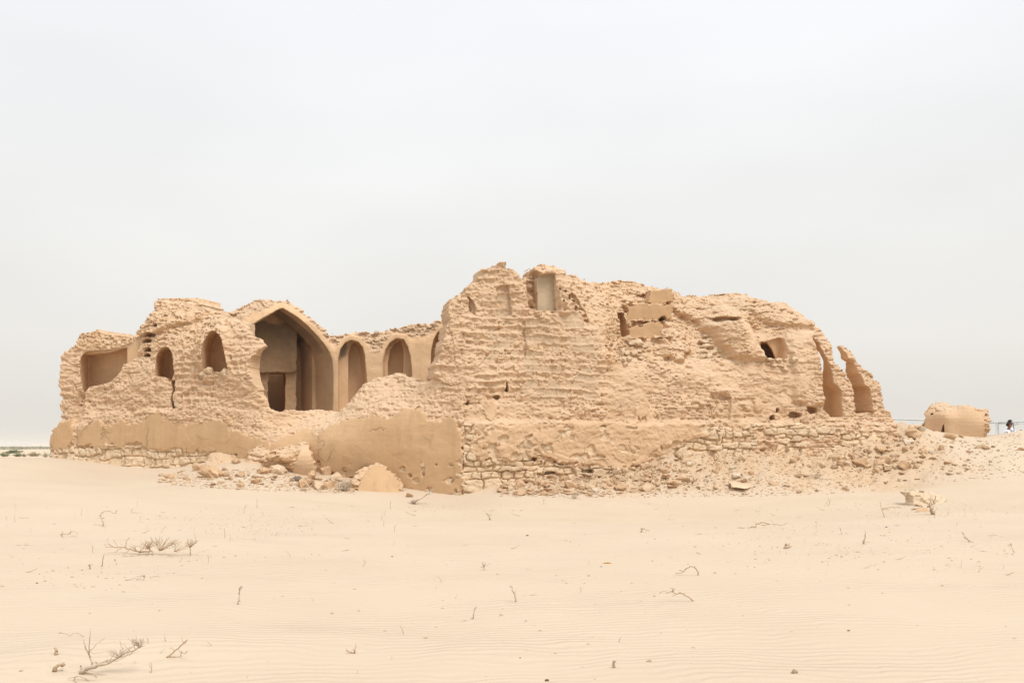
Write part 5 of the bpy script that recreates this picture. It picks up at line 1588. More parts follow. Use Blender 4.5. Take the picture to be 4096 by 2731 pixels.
for nm, lb, st_, bs in (
        ('dead_stick', 'forked stick standing upright in the sand between the two dead shrubs and the centre', [([(952, 2415), (956, 2385), (959, 2360), (964, 2340)], 3.5, 2), ([(957, 2375), (957, 2345)], 2, 1.2), ([(959, 2365), (972, 2343)], 2, 1.2), ([(955, 2403), (966, 2404)], 1.5, 1)], (952, 2416)),
        ('dead_stick', 'straight bare stick leaning in the sand left of the lying shrub', [([(406, 2264), (411, 2240), (416, 2215)], 3.5, 2)], (406, 2265)),
        ('dead_stick', 'short peg of wood left of the straight bare stick', [([(360, 2274), (359, 2256)], 3.5, 3)], (360, 2274)),
        ('dead_stick', 'bent dead stem with a drooping arm in the left mid sand', [([(415, 2103), (410, 2080), (403, 2052)], 4, 2.5), ([(404, 2052), (420, 2045), (440, 2044), (460, 2052)], 2.4, 1.5), ([(460, 2052), (467, 2040)], 1.5, 1), ([(403, 2060), (396, 2062)], 2, 1.5)], (415, 2104)),
        ('dead_stick', 'broken stick standing upright in the centre foreground sand', [([(1890, 2473), (1894, 2455), (1900, 2432), (1905, 2426)], 4, 2.5), ([(1884, 2473), (1892, 2474)], 3, 2)], (1890, 2474)),
        ('dead_stick', 'crooked upright stick right of the broken centre stick', [([(2062, 2405), (2060, 2375), (2052, 2360), (2045, 2345), (2040, 2342)], 4.5, 2.2), ([(2060, 2372), (2064, 2360)], 2, 1.4)], (2062, 2406)),
        ('dead_stick', 'short Y shaped stump in the sand in front of the corner of the walls', [([(1960, 2078), (1957, 2065), (1950, 2056), (1946, 2051)], 4, 2.5), ([(1958, 2066), (1966, 2056)], 2.5, 1.6)], (1960, 2079)),
        ('dead_stick', 'spiky small twig cluster on a short stem in the centre right sand', [([(1937, 2278), (1936, 2262)], 2.2, 2), ([(1936, 2262), (1926, 2250)], 1.5, 1), ([(1936, 2264), (1950, 2258), (1964, 2254)], 1.6, 1), ([(1936, 2262), (1944, 2250)], 1.4, 1), ([(1936, 2266), (1922, 2268)], 1.4, 1), ([(1936, 2262), (1930, 2246)], 1.3, .9)], (1937, 2279)),
        ('dead_stick', 'curled root with a thin upright twig in the lower centre sand', [([(1422, 2607), (1405, 2609), (1392, 2604), (1386, 2596)], 4.5, 2.5), ([(1420, 2605), (1424, 2585), (1423, 2573)], 2.2, 1.3), ([(1420, 2602), (1412, 2594)], 3, 1.5)], (1412, 2611)),
        ('dead_stick', 'thin arched root looping out of the sand right of the yellow scrap', [([(2792, 2298), (2788, 2280), (2778, 2265), (2758, 2264), (2745, 2275), (2732, 2288), (2702, 2292)], 3, 2), ([(2735, 2286), (2716, 2278)], 2, 1.2), ([(2778, 2266), (2780, 2272)], 3, 2)], (2792, 2299)),
        ('dead_branch', 'dry twisted branch with clumped twigs below the arched root', [([(2774, 2402), (2755, 2388), (2735, 2376), (2718, 2368)], 4, 3), ([(2718, 2370), (2700, 2378), (2690, 2384)], 2.2, 1.4), ([(2690, 2364), (2668, 2370), (2652, 2362), (2636, 2368)], 2.4, 1.4), ([(2692, 2366), (2690, 2350), (2684, 2352)], 2.5, 1.5), ([(2692, 2366), (2700, 2352)], 2, 1.2), ([(2722, 2372), (2700, 2372), (2692, 2364)], 2, 1.4)], (2774, 2403)),
        ('dead_branch', 'long low crooked branch lying at the middle right of the sand', [([(3003, 2108), (3020, 2106), (3028, 2095), (3046, 2088), (3075, 2094)], 3.5, 2.5), ([(2950, 2110), (2980, 2112), (3003, 2109)], 2, 2), ([(3046, 2100), (3080, 2098), (3110, 2096), (3125, 2100), (3152, 2090)], 2, 1.2)], (3003, 2110)),
        ('dead_branch', 'antler shaped root sticking out in the middle right sand', [([(2562, 2128), (2568, 2118), (2572, 2114), (2598, 2120)], 2.6, 1.4), ([(2563, 2127), (2565, 2112), (2580, 2113)], 2.2, 1.3)], (2566, 2128)),
        ('dead_stick', 'upright knotted stick in the right mid sand', [([(3452, 2172), (3458, 2160), (3462, 2140), (3460, 2122)], 3, 2.2), ([(3458, 2162), (3448, 2166)], 2, 1.4), ([(3456, 2168), (3462, 2176)], 2, 1.2)], (3452, 2174)),
        ('dead_stick', 'bent stick with a hooked top at the far right sand', [([(3876, 2165), (3866, 2152), (3856, 2138), (3848, 2128)], 3, 2.2), ([(3876, 2165), (3895, 2170)], 2, 1.2), ([(3864, 2150), (3856, 2152)], 2, 1.4)], (3876, 2166)),
        ('dead_stick', 'question mark shaped thin stick near the right edge of the sand', [([(4052, 2218), (4058, 2206), (4048, 2196), (4048, 2178)], 2.4, 1.4)], (4052, 2218)),
        ('dead_stick', 'little curved stick left of the upright knotted stick', [([(3368, 2136), (3362, 2120), (3360, 2108)], 2.4, 1.6)], (3368, 2136)),
        ('dead_branch', 'tangled brown root clump in the right mid sand', [([(3136, 2192), (3145, 2180), (3158, 2176)], 3.5, 2.5), ([(3142, 2190), (3155, 2188), (3166, 2182)], 3, 2), ([(3136, 2190), (3140, 2176), (3150, 2174)], 2.6, 1.6), ([(3150, 2192), (3162, 2172)], 2, 1.4)], (3146, 2194)),
        ('dead_branch', 'dark hooked twig arching over the sand left of the sapling', [([(3538, 2066), (3532, 2048), (3528, 2036), (3545, 2030), (3570, 2026), (3595, 2028)], 2.6, 1.5), ([(3530, 2038), (3518, 2006)], 1.6, 1), ([(3530, 2036), (3555, 2040)], 1.8, 1.2)], (3538, 2068)),
        ('dead_stick', 'grey twisted stick with a white splinter in the bottom centre right', [([(2458, 2667), (2452, 2655), (2456, 2644), (2464, 2642)], 6, 4), ([(2456, 2662), (2462, 2668)], 4, 3)], (2458, 2668)),
        ('dead_stick', 'pencil thin twig pile lying on the mid left sand', [([(600, 2310), (640, 2304)], 2, 1.4), ([(500, 2318), (545, 2312), (575, 2318)], 2, 1.2), ([(575, 2300), (578, 2310)], 5, 4), ([(545, 2318), (575, 2302)], 1.6, 1)], (575, 2320)),
        ('dead_stick', 'stick with two prongs standing beside the brown stem, left mid sand', [([(249, 2145), (249, 2126)], 3, 2), ([(249, 2136), (240, 2138)], 2, 1.4), ([(252, 2134), (270, 2137), (290, 2124), (308, 2130), (311, 2138)], 2, 1.3), ([(282, 2136), (285, 2118)], 1.5, 1)], (249, 2146))):
    traced(nm, lb, M['wood_brown'] if nm == 'dead_branch' or 'root' in lb else M['wood'], st_, bs, 'stick' if nm == 'dead_stick' else 'branch')
# the leafless sapling by the pale boulder
traced('dead_sapling', 'small leafless sapling with a forked top in front of the pale boulder', M['wood_brown'],
       [([(3732, 2056), (3726, 2040), (3720, 2022)], 8, 6), ([(3720, 2022), (3735, 2012), (3741, 1996), (3742, 1980)], 4, 1.8), ([(3720, 2022), (3708, 2012), (3700, 2002), (3684, 1990)], 2.4, 1.2), ([(3720, 2020), (3718, 2000), (3712, 1990)], 2, 1), ([(3728, 2016), (3720, 1998), (3724, 1982)], 1.8, 1), ([(3735, 2010), (3728, 1992)], 1.6, 1), ([(3708, 2012), (3690, 2002), (3674, 1998)], 1.8, 1), ([(3736, 2010), (3752, 2004)], 1.6, 1), ([(3716, 2024), (3710, 2028)], 3, 2)], (3732, 2057), 'sapling')
# a bleached twig and dry stems by the corner, straw by the fallen slab
traced('dead_branch', 'bleached branch with a brown root crown lying before the corner of the walls', M['wood_pale'], [([(1655, 2012), (1690, 1988), (1718, 1968), (1736, 1952)], 2.4, 1.2), ([(1704, 1978), (1722, 1974)], 1.6, 1), ([(1655, 2012), (1680, 2012), (1710, 2010)], 2, 1.2)] + fan(1655, 2014, 1632, 1680, 1998, 8, 14, 2.2), (1655, 2015), 'branch')
traced('dry_straw', 'clump of dry pale straw among the rubble left of the fallen plaster slab', M['wood_pale'], fan(1385, 1962, 1340, 1420, 1905, 22, 15, 1.3) + fan(1370, 1960, 1335, 1400, 1935, 12, 16, 1.2), (1385, 1964), 'straw')
traced('dry_straw', 'thin dry stems growing at the sand edge below the weathered wall', M['wood'], fan(2295, 1992, 2265, 2330, 1955, 9, 17, 1.3), (2295, 1994), 'straw')
traced('dry_straw', 'low dry grey tuft on the gravel slope', M['wood'], fan(3265, 1912, 3235, 3310, 1888, 14, 18, 1.1), (3265, 1914), 'straw')

# small twigs: one kind after another, each its own thing
TW = []
for k in range(14):
    tb = Tubes()
    q = random.Random(200 + k)
    L = 1.0
    if k < 6:                                               # standing
        pts = wander((0, 0, -.12), (q.gauss(0, .25), q.gauss(0, .2), 1), 1.12, 6, .22, q)
        tb.add(pts, .03, .016, 5)
        if k % 2:
            tb.add(wander(pts[3], (q.gauss(0, 1), q.gauss(0, .5), .5), .45, 4, .2, q), .016, .009, 4)
    else:                                                   # lying
        pts = wander((-.5, 0, .02), (1, q.gauss(0, .2), .03), 1.0, 7, .14, q)
        for p_ in pts:
            p_.z = max(.005, p_.z)
        tb.add(pts, .026, .013, 5)
        for _ in range(k % 3):
            tb.add(wander(pts[q.randrange(2, 6)], (q.gauss(.3, .6), q.gauss(0, .8), .25), .35, 4, .2, q), .014, .008, 4)
    o = tb.build('dead_twig', M['wood'] if k % 3 else M['wood_brown'])
    TW.append(o.data)
    bpy.data.objects.remove(o)
rt = np.random.default_rng(33)
used = 0
bands = [(0, 1300, 2020, 2190, 70), (1300, 2600, 2010, 2200, 40), (2600, 4096, 2020, 2300, 100), (0, 1000, 2200, 2330, 22), (1000, 3000, 2200, 2420, 28), (3000, 4096, 2250, 2330, 10), (500, 1100, 2560, 2720, 16), (1000, 3000, 2420, 2731, 14)]
for x0, x1, y0, y1, cnt in bands:
    for _ in range(cnt):
        px, py = rt.uniform(x0, x1), rt.uniform(y0, y1)
        p = hit(px, py)
        if p is None:
            continue
        k = int(rt.integers(0, 14))
        o = bpy.data.objects.new('dead_twig', TW[k])
        L = (18 + 44 * rt.random() ** 2) / FPX * p.y
        if k < 6:
            L *= .75
        p.z -= .004
        o.location = p
        o.rotation_euler = (0, 0, rt.uniform(0, 6.28) if k < 6 else rt.normal(0, .5) + (math.pi if rt.random() < .5 else 0))
        th = min(1.6, max(.9, 1.5 * 8 / p.y)) if k < 6 else 1.2
        o.scale = (L * th if k < 6 else L, L * th, L)
        COL.objects.link(o)
        tag(o, 'short dead twig standing in the sand' if k < 6 else 'dead twig lying on the sand', 'twig', 'short twigs standing in the sand' if k < 6 else 'loose twigs lying on the sand')
# flakes of bark and leaf litter
sp = []
for x0, x1, y0, y1, cnt in ((700, 1300, 2040, 2150, 500), (0, 700, 2230, 2380, 160), (1550, 1900, 1995, 2060, 260), (2700, 4096, 2060, 2270, 700), (3300, 4096, 2010, 2070, 500), (600, 1000, 2200, 2260, 80), (0, 4096, 2000, 2700, 260)):
    for _ in range(cnt):
        px, py = rt.normal((x0 + x1) / 2, (x1 - x0) * .28), rt.normal((y0 + y1) / 2, (y1 - y0) * .28)
        p = hit(px, py) if 0 < px < 4096 else None
        if p is not None and p.y < 29:
            sp.append((p, .010 + .04 * rt.random() ** 3.5))
chips('bark_litter', sp, M['wood_brown'], 'flakes of bark and twig litter on the sand', 9)

# a scrap of yellow plastic and a few single pebbles
p = hit(2430, 2252)
bm = bmesh.new()
g_ = [[None] * 4 for _ in range(9)]
for i_ in range(9):
    for j_ in range(4):
        x_, y_ = (i_ - 4) / 4, (j_ - 1.5) / 1.5
        g_[i_][j_] = bm.verts.new((x_ * .5, y_ * .22 * (1 - .75 * abs(x_) ** 1.5), .10 * (1 - x_ * x_) - .05 * y_ * y_ + .02 * math.sin(5 * x_ + 2 * y_)))
for i_ in range(8):
    for j_ in range(3):
        bm.faces.new((g_[i_][j_], g_[i_ + 1][j_], g_[i_ + 1][j_ + 1], g_[i_][j_ + 1]))
bmesh.ops.solidify(bm, geom=bm.faces[:], thickness=.02)
me = bpy.data.meshes.new('plastic_scrap')
bm.to_mesh(me)
bm.free()
M['yellow'] = plain('yellow_plastic', (0.75, 0.40, 0.03), .45, .1, 6, .4)
me.materials.append(M['yellow'])
o = bpy.data.objects.new('plastic_scrap', me)
sz_ = 42 / FPX * p.y
o.scale = (sz_, sz_, sz_)
o.location = p
o.rotation_euler = (0, .03, .1)
COL.objects.link(o)
tag(o, 'small curled scrap of yellow plastic lying on the sand', 'scrap')
for px, py, wd, kind, lb in ((3177, 2690, 34, 'paler', 'banded tan pebble alone in the bottom right sand'), (3394, 2522, 12, 'brown', 'tiny brown pebble alone in the lower right sand'), (2080, 2630, 10, 'dark', 'tiny dark pebble in the bottom centre sand'), (1568, 2226, 9, 'brown', 'tiny brown pebble above the spiky twig'), (2110, 2142, 12, 'brown', 'small dark pebble right of the Y shaped stump'), (2188, 2722, 20, 'brown', 'brown pebble at the bottom edge of the sand'), (2405, 2266, 8, 'dark', 'tiny dark pebble below the yellow scrap'), (148, 2332, 10, 'dark', 'small dark pebble at the left of the bark litter'), (460, 2240, 9, 'brown', 'tiny pebble under the lying shrub'), (3545, 2108, 10, 'dark', 'small dark pebble below the hooked twig')):
    ground_stone('pebble', kind, px, py, wd, lb, None, 'pebble')


# ------------------------------------------------------------------ green bushes out on the plain
def leaf_mat(name, a_, b_):
    m, t, b = mat_base(name)
    co = t.nodes.new('ShaderNodeTexCoord').outputs['Object']
    n_ = nnoise(t, co, 1.3, 3, .6)
    t.links.new(mix(t, maprange(t, n_, .3, .7, 0, 1), a_, b_), b.inputs['Base Color'])
    return m


M['leaf'] = leaf_mat('sage_leaves', (0.20, 0.235, 0.115), (0.30, 0.315, 0.175))
M['leaf_dark'] = leaf_mat('dark_leaves', (0.125, 0.155, 0.075), (0.20, 0.225, 0.12))
M['scrub'] = leaf_mat('far_scrub_leaves', (0.24, 0.25, 0.165), (0.34, 0.33, 0.22))
M['leaf_dry'] = leaf_mat('dry_leaves', (0.42, 0.35, 0.215), (0.47, 0.40, 0.26))


def bush(px, py, wpx, hpx, mat, label, seed, dens=1500):
    Y = EYE / ((py - HY) / FPX)
    q = hit(px, py)
    Yb = q.y if q is not None and q.y > 70 else Y
    base = Vector(((px - CX) / FPX * Yb, Yb, EYE + (HY - py) / FPX * Yb))
    W_, H_ = wpx / FPX * Yb, hpx / FPX * Yb
    rr = np.random.default_rng(seed)
    root = empty('desert_bush', base)
    tag(root, label, 'bush')
    tb = Tubes()
    tips = []
    for k in range(16):
        t_ = (k + .5) / 16 * 2 - 1
        tip = np.array([t_ * W_ * .45, rr.normal(0, .2) * W_, H_ * (1 - .6 * t_ * t_) * rr.uniform(.6, .98)])
        tips.append(tip)
        tb.add([np.array([t_ * W_ * .15, 0, -.1]), tip * [.6, .6, .5], tip], .02, .008, 4)
    s_ = tb.build('stems', M['wood_brown'])
    s_.parent = root
    tips = np.array(tips)
    n_ = dens
    c_ = tips[rr.integers(0, len(tips), n_)] * rr.uniform(.35, 1, (n_, 1)) + rr.normal(size=(n_, 3)) * [W_ * .05, W_ * .05, H_ * .09]
    c_[:, 2] = np.clip(c_[:, 2], .02, None)
    a1 = rr.normal(size=(n_, 3))
    a1 /= np.linalg.norm(a1, axis=1)[:, None]
    a2 = np.cross(a1, rr.normal(size=(n_, 3)))
    a2 /= np.linalg.norm(a2, axis=1)[:, None]
    L = rr.uniform(.03, .075, (n_, 1)) * max(.6, W_ / 2)
    V = np.stack([c_ - a1 * L, c_ - a2 * L * .45, c_ + a1 * L, c_ + a2 * L * .45], 1).reshape(-1, 3)
    f_ = mesh_np('foliage', V, np.arange(n_ * 4).reshape(-1, 4), mat, None, None, False)
    f_.parent = root


bush(18, 1826, 50, 20, M['leaf'], 'sage green bush at the left edge of the photo, on the plain', 1)
bush(52, 1813, 74, 15, M['leaf_dark'], 'broad dark green bush behind the sage green bushes on the plain', 2)
bush(72, 1826, 48, 15, M['leaf'], 'low grey green bush between the edge bush and the dry bush', 3)
bush(98, 1826, 26, 14, M['leaf_dry'], 'olive brown bush touching the low grey green bush', 7)
bush(137, 1825, 56, 19, M['leaf_dry'], 'dry tan bush on the plain beyond the dune', 4)
bush(182, 1828, 34, 22, M['leaf'], 'sparse grey green bush left of the small bush by the ruin', 5, 700)
bush(205, 1828, 26, 26, M['leaf'], 'tall thin green bush beside the left end of the ruin', 6, 900)
# the far line of scrub: one mass
rr = np.random.default_rng(70)
VV = []
for _ in range(420):
    Y = rr.uniform(800, 1500)
    px = rr.choice([rr.uniform(-500, 420), rr.normal(60, 40), rr.normal(170, 25)])
    x_ = (px - CX) / FPX * Y
    w_, h_ = rr.uniform(3, 10), rr.uniform(.6, 2.0)
    n_ = 60
    c_ = np.stack([x_ + rr.normal(0, w_ * .4, n_), Y + rr.normal(0, 2, n_), gz(x_, Y) + rr.uniform(0, 1, n_) ** 1.5 * h_], 1)
    a1 = rr.normal(size=(n_, 3)) * .45
    a2 = rr.normal(size=(n_, 3)) * .45
    VV.append(np.stack([c_ - a1, c_ - a2, c_ + a1, c_ + a2], 1).reshape(-1, 3))
VV = np.concatenate(VV)
tag(mesh_np('far_scrub', VV, np.arange(len(VV)).reshape(-1, 4), M['scrub'], None, None, False), 'far dark line of scrub along the plain', None, None, 'stuff')
# pale mesa on the horizon
xs_ = np.linspace(-2400, 900, 160)
hh = np.interp(xs_, [-2400, -1720, -1620, -1560, -1510, -1470, -1400, -1330, -1200, -800, 900], [0, 1, 4, 6, 10, 13, 13, 11, 9, 4, 1]) + noise((160,), (6,), 3) * 1.0
dp = np.linspace(0, 1, 9)
X_ = np.repeat(xs_[:, None], 9, 1)
Y_ = 3000 + dp[None] * 260 + 0 * X_
Z_ = -4 + np.sin(dp * math.pi)[None] ** .7 * (hh[:, None] + 4)
I = np.arange(X_.size).reshape(X_.shape)
M['hill'] = plain('hazy_hill', (0.50, 0.42, 0.36), .95, .06, .02)  # paleness of distance haze is put into the hill colour
tag(mesh_np('far_hills', np.stack([X_, Y_, Z_], -1).reshape(-1, 3), np.stack([I[:-1, :-1], I[1:, :-1], I[1:, 1:], I[:-1, 1:]], -1).reshape(-1, 4), M['hill']), 'low pale hills on the horizon', None, None, 'structure')

# ------------------------------------------------------------------ irrigation boom far behind the mound
M['steel'] = plain('galvanised_steel', (0.46, 0.49, 0.49), .5, .08, 3, .4, .05)
YB = 85.0


def bp(px, py, dy=0.0):
    q = px2w(px, py, YB + dy)
    return Vector(q)


root = empty('irrigation_boom', (bp(3990, 1710).x, YB, 0))
tag(root, 'grey steel irrigation boom with trussed pipe passing far behind the mound', 'irrigation boom')


def bpart(name, segs, sides=8):
    tb = Tubes()
    for pts, r_ in segs:
        P = [np.array(p) for p in pts]
        if len(P) == 2:
            P = [P[0], (P[0] + P[1]) / 2, P[1]]
        tb.add(P, r_, r_, sides)
    o = tb.build(name, M['steel'])
    under(o, root)


bpart('pipe', [([bp(3380, 1673), bp(3560, 1675), bp(3700, 1680), bp(3850, 1689), bp(3992, 1690)], .075), ([bp(3992, 1690), bp(4060, 1687), bp(4140, 1681), bp(4300, 1672)], .085)])
for x_ in (3560, 3645, 3740, 3830):
    bpart('truss_brace', [([bp(x_, 1676 + (x_ - 3560) * .05), bp(x_ + 12, 1694 + (x_ - 3560) * .03, -1)], .028), ([bp(x_ + 26, 1677 + (x_ - 3560) * .05), bp(x_ + 12, 1694 + (x_ - 3560) * .03, -1)], .028)], 5)
bpart('truss_brace', [([bp(4058, 1687), bp(4074, 1695, -1)], .03), ([bp(4090, 1684), bp(4074, 1695, -1)], .03), ([bp(4150, 1681), bp(4166, 1692, -1)], .03), ([bp(4182, 1679), bp(4166, 1692, -1)], .03)], 5)
bpart('bottom_chord', [([bp(3992, 1694), bp(4074, 1695, -1), bp(4166, 1692, -1), bp(4300, 1688)], .025), ([bp(4052, 1702), bp(4074, 1695, -1)], .03)], 5)
for sx in (-1, 1):
    g0 = gz(bp(3990 + sx * 14, 1710).x, YB)
    e_ = bp(3990 + sx * 10, 1712)
    bpart('tower_leg', [([bp(3990 + sx * 2, 1690), Vector((e_.x + sx * .5, YB + sx, g0))], .06)], 6)
bpart('tower_crossbar', [([bp(3982, 1700), bp(3991, 1699)], .03)], 5)
bm = bmesh.new()
bmesh.ops.create_cube(bm, size=1)
bmesh.ops.scale(bm, vec=(.12, .12, .12), verts=bm.verts)
bmesh.ops.bevel(bm, geom=bm.edges[:], offset=.02, segments=1, affect='EDGES')
me = bpy.data.meshes.new('control_box')
bm.to_mesh(me)
bm.free()
me.materials.append(M['steel'])
o = bpy.data.objects.new('control_box', me)
o.location = bp(3971, 1686.5)
COL.objects.link(o)
under(o, root)


# ------------------------------------------------------------------ the two people sitting behind the crest
def skin_mesh(name, nodes, edges, mat, lv=2):
    """nodes: (x, y, z, radius x, radius y)"""
    me_ = bpy.data.meshes.new(name + '_skin')
    me_.from_pydata([n_[:3] for n_ in nodes], edges, [])
    ob = bpy.data.objects.new(name, me_)
    COL.objects.link(ob)
    md = ob.modifiers.new('skin', 'SKIN')
    md.use_smooth_shade = True
    sk = me_.skin_vertices[0].data
    for s_, n_ in zip(sk, nodes):
        s_.radius = (n_[3], n_[4] if len(n_) > 4 else n_[3])
    sk[0].use_root = True
    sb_ = ob.modifiers.new('sub', 'SUBSURF')
    sb_.levels = sb_.render_levels = lv
    dg_ = bpy.context.evaluated_depsgraph_get()
    fin = bpy.data.meshes.new_from_object(ob.evaluated_get(dg_))
    ob.modifiers.clear()
    ob.data = fin
    fin.name = name
    fin.materials.clear()
    fin.materials.append(mat)
    return ob


M['skin'] = plain('brown_skin', (0.20, 0.095, 0.055), .55, .08, 12, .35, .05)
M['hair'] = plain('black_hair', (0.012, 0.010, 0.010), .6, .2, 60, .3, .5)
M['shirt'] = plain('white_shirt', (0.74, 0.77, 0.83), .8, .04, 5, .15, .3)
M['cloth_dark'] = plain('dark_trousers', (0.05, 0.05, 0.06), .8, .1, 8, .15, .3)
M['pole'] = plain('black_pole', (0.015, 0.015, 0.016), .4, .1, 8, .4, .05)


def person(loc, rz, label, hand, lean=.1, reach=1.0):
    """seated on the ground facing local +x, knees up; hand = where the right hand holds, local"""
    root = empty('person', loc, rz)
    tag(root, label, 'person')
    hx, hy, hz = hand
    nodes = [(0, 0, .10, .12, .14), (.03, 0, .25, .12, .15), (.08 + lean * .3, 0, .42, .12, .17), (.10 + lean * .6, 0, .53, .10, .13), (.11 + lean * .8, 0, .60, .052), (.125 + lean * .9, 0, .655, .05),
             (.13 + lean, 0, .71, .072, .068), (.12 + lean, 0, .79, .088, .076), (.11 + lean, 0, .845, .062, .056), (.195 + lean, 0, .705, .03, .03)]
    edges = [(k, k + 1) for k in range(8)] + [(6, 9)]

    def limb(root_i, pts):
        k0 = len(nodes)
        nodes.extend(pts)
        edges.append((root_i, k0))
        edges.extend((k0 + k, k0 + k + 1) for k in range(len(pts) - 1))
        return len(nodes) - 1
    sx_ = .10 + lean * .55
    for s_ in (-1, 1):
        w_ = (hx, hy, hz) if s_ == -1 else (.42, .16, .34)
        el = ((sx_ + w_[0]) / 2 - .02, s_ * .26, (.50 + w_[2]) / 2 - .10)
        k = limb(3, [(sx_, s_ * .17, .52, .06), (el[0], el[1], el[2], .045), ((el[0] + w_[0]) / 2, (el[1] + w_[1]) / 2, (el[2] + w_[2]) / 2, .04), (w_[0], w_[1], w_[2], .027)])
        d_ = Vector(w_) - Vector(el)
        d_.normalize()
        side = d_.cross(Vector((0, 0, 1))).normalized()
        pm = Vector(w_) + d_ * .05
        k = limb(k, [(*pm, .030, .018)])
        for f_ in range(4):                                  # four fingers curling round, and a thumb from the side of the palm
            b_ = pm + d_ * .035 + Vector((0, 0, 1)) * (.027 - f_ * .018)
            L_ = (.030, .034, .032, .025)[f_]
            t1 = b_ + d_ * L_ + side * .004
            t2 = t1 + d_ * L_ * .35 - side * L_ * .8
            limb(k, [(*b_, .0095), (*t1, .0085), (*t2, .0075)])
        tb_ = pm + Vector((0, 0, 1)) * .034 - d_ * .02
        t1 = tb_ + d_ * .022 + Vector((0, 0, .018)) - side * .012
        limb(k, [(*tb_, .011), (*t1, .0095), (*(t1 + d_ * .02 - side * .012), .008)])
        k = limb(0, [(.06, s_ * .10, .09, .095), (.42, s_ * .15, .40, .065), (.50, s_ * .15, .20, .055), (.56, s_ * .15, .03, .038)])
        limb(k, [(.62, s_ * .155, .02, .036, .028), (.72, s_ * .165, .012, .034, .02)])
    body = skin_mesh('body', nodes, edges, M['skin'])
    body.parent = root
    hd = Vector((.125 + lean, 0, .775))
    # ears and nose belong to the body's surface: add them to the same mesh
    bm_ = bmesh.new()
    bm_.from_mesh(body.data)
    for px_, sc_ in (((.205, 0, -.02), (.022, .014, .024)), ((0.0, .078, -.01), (.02, .010, .03)), ((0.0, -.078, -.01), (.02, .010, .03)), ((.07, 0, -.075), (.03, .025, .012))):
        r_ = bmesh.ops.create_icosphere(bm_, subdivisions=2, radius=1)
        bmesh.ops.scale(bm_, vec=sc_, verts=r_['verts'])
        bmesh.ops.translate(bm_, vec=hd + Vector(px_) * .5 if px_[0] > .1 else hd + Vector(px_), verts=r_['verts'])
    bm_.to_mesh(body.data)
    bm_.free()

    def ball(name, c_, s_, mat, cut=None):
        b2 = bmesh.new()
        bmesh.ops.create_uvsphere(b2, u_segments=20, v_segments=14, radius=1)
        if cut is not None:
            bmesh.ops.delete(b2, geom=[v for v in b2.verts if v.co.z < cut(v.co)], context='VERTS')
        bmesh.ops.scale(b2, vec=s_, verts=b2.verts)
        m2 = bpy.data.meshes.new(name)
        b2.to_mesh(m2)
        b2.free()
        for p_ in m2.polygons:
            p_.use_smooth = True
        m2.materials.append(mat)
        o2 = bpy.data.objects.new(name, m2)
        o2.location = c_
        COL.objects.link(o2)
        o2.parent = root
        return o2
    ball('hair', hd + Vector((-.012, 0, .022)), (.108, .094, .105), M['hair'], lambda c: -.55 if c.x < .2 else .28)
    for s_ in (-1, 1):
        ball('eye', hd + Vector((.083, s_ * .03, .0)), (.008, .012, .007), M['hair'])
    # shirt: torso and sleeves as one cloth surface just outside the body
    sn = [(-.01, 0, .08, .15, .17), (.02, 0, .25, .145, .175), (.08 + lean * .3, 0, .42, .14, .19), (.10 + lean * .6, 0, .535, .115, .14), (.11 + lean * .75, 0, .585, .07)]
    se = [(0, 1), (1, 2), (2, 3), (3, 4)]
    for s_ in (-1, 1):
        w_ = (hx, hy, hz) if s_ == -1 else (.42, .16, .34)
        el = ((sx_ + w_[0]) / 2 - .02, s_ * .26, (.50 + w_[2]) / 2 - .10)
        k0 = len(sn)
        sn += [(sx_, s_ * .175, .525, .08), (el[0], el[1], el[2], .066), (el[0] * .75 + w_[0] * .25, el[1] * .75 + w_[1] * .25, el[2] * .75 + w_[2] * .25, .06)]
        se += [(3, k0), (k0, k0 + 1), (k0 + 1, k0 + 2)]
    sh_ = skin_mesh('shirt', sn, se, M['shirt'])
    sh_.parent = root
    tn = [(0, 0, .11, .145, .165)]
    te = []
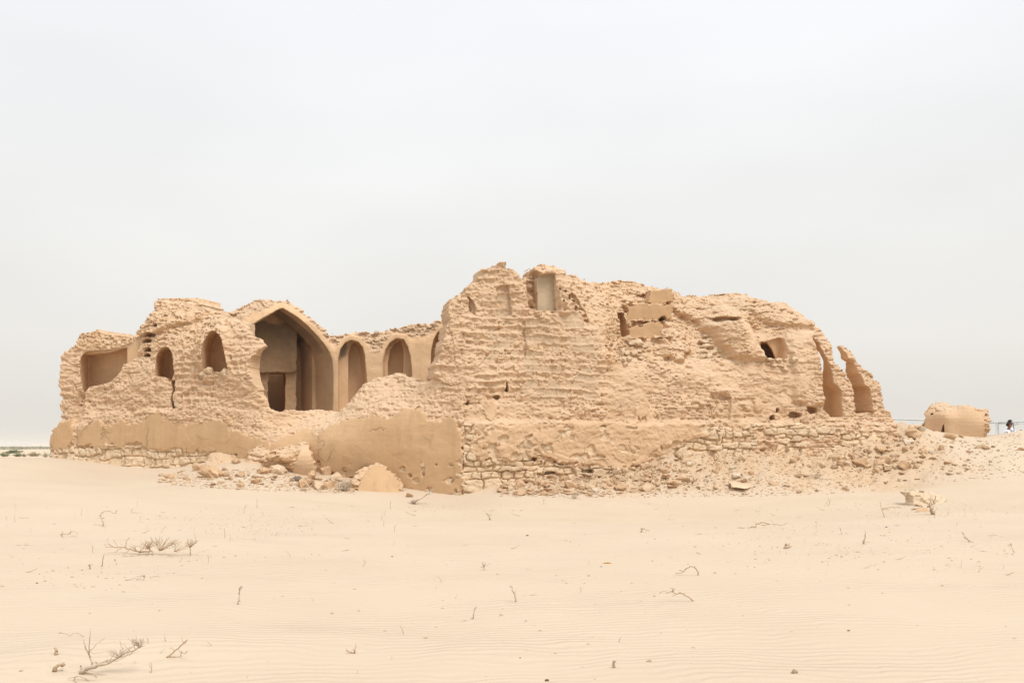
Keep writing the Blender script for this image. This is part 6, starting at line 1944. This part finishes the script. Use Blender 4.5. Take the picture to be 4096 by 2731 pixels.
    for s_ in (-1, 1):
        k0 = len(tn)
        tn += [(.06, s_ * .10, .10, .11), (.42, s_ * .15, .40, .08), (.50, s_ * .15, .20, .07), (.55, s_ * .15, .06, .055)]
        te += [(0, k0), (k0, k0 + 1), (k0 + 1, k0 + 2), (k0 + 2, k0 + 3)]
    tr_ = skin_mesh('trousers', tn, te, M['cloth_dark'])
    tr_.parent = root
    return root


def seat(px, py, Y):
    """head centre at the picture position"""
    q = px2w(px, py, Y)
    return Vector(q)


h1 = seat(4034, 1701, 40.0)
h2 = seat(4040, 1690, 40.75)
g1 = Vector((h1.x - .22, h1.y, h1.z - .775))
g2 = Vector((h2.x - .20, h2.y, h2.z - .775))
person(g1, -.25, 'person in a white shirt sitting in front and holding a black pole', (.36, -.02, .36), .10)
person(g2, -.15, 'person in a white shirt sitting behind the one who holds a black pole', (.52, -.14, .42), .08)
# the pole held by the front person
top = seat(4047, 1690, 39.98)
wr = Vector((g1.x + .42 * math.cos(-.25), g1.y + .42 * math.sin(-.25) - .02, g1.z + .37))
tb = Tubes()
low = wr + (wr - Vector((top.x, wr.y, top.z))) * 1.15
tb.add([np.array((top.x, wr.y, top.z)), np.array(wr), np.array(low)], .014, .014, 8)
o = tb.build('black_pole', M['pole'])
tag(o, 'thin black pole held upright by the front seated person', 'pole')

# ------------------------------------------------------------------ the dusty air over the plain
bm = bmesh.new()
bmesh.ops.create_cube(bm, size=1)
bmesh.ops.scale(bm, vec=(9400, 4200, 26), verts=bm.verts)
me = bpy.data.meshes.new('haze')
bm.to_mesh(me)
bm.free()
mh = bpy.data.materials.new('dusty_air')
mh.use_nodes = True
th = mh.node_tree
th.nodes.clear()
oh = th.nodes.new('ShaderNodeOutputMaterial')
vh = th.nodes.new('ShaderNodeVolumePrincipled')
vh.inputs['Color'].default_value = (0.92, 0.90, 0.86, 1)
vh.inputs['Density'].default_value = 0.0002
vh.inputs['Anisotropy'].default_value = 0.0
th.links.new(vh.outputs[0], oh.inputs['Volume'])
me.materials.append(mh)
o = bpy.data.objects.new('haze', me)
o.location = (0, 2050, 7.5)
COL.objects.link(o)
tag(o, 'pale dusty air over the plain', None, None, 'stuff')
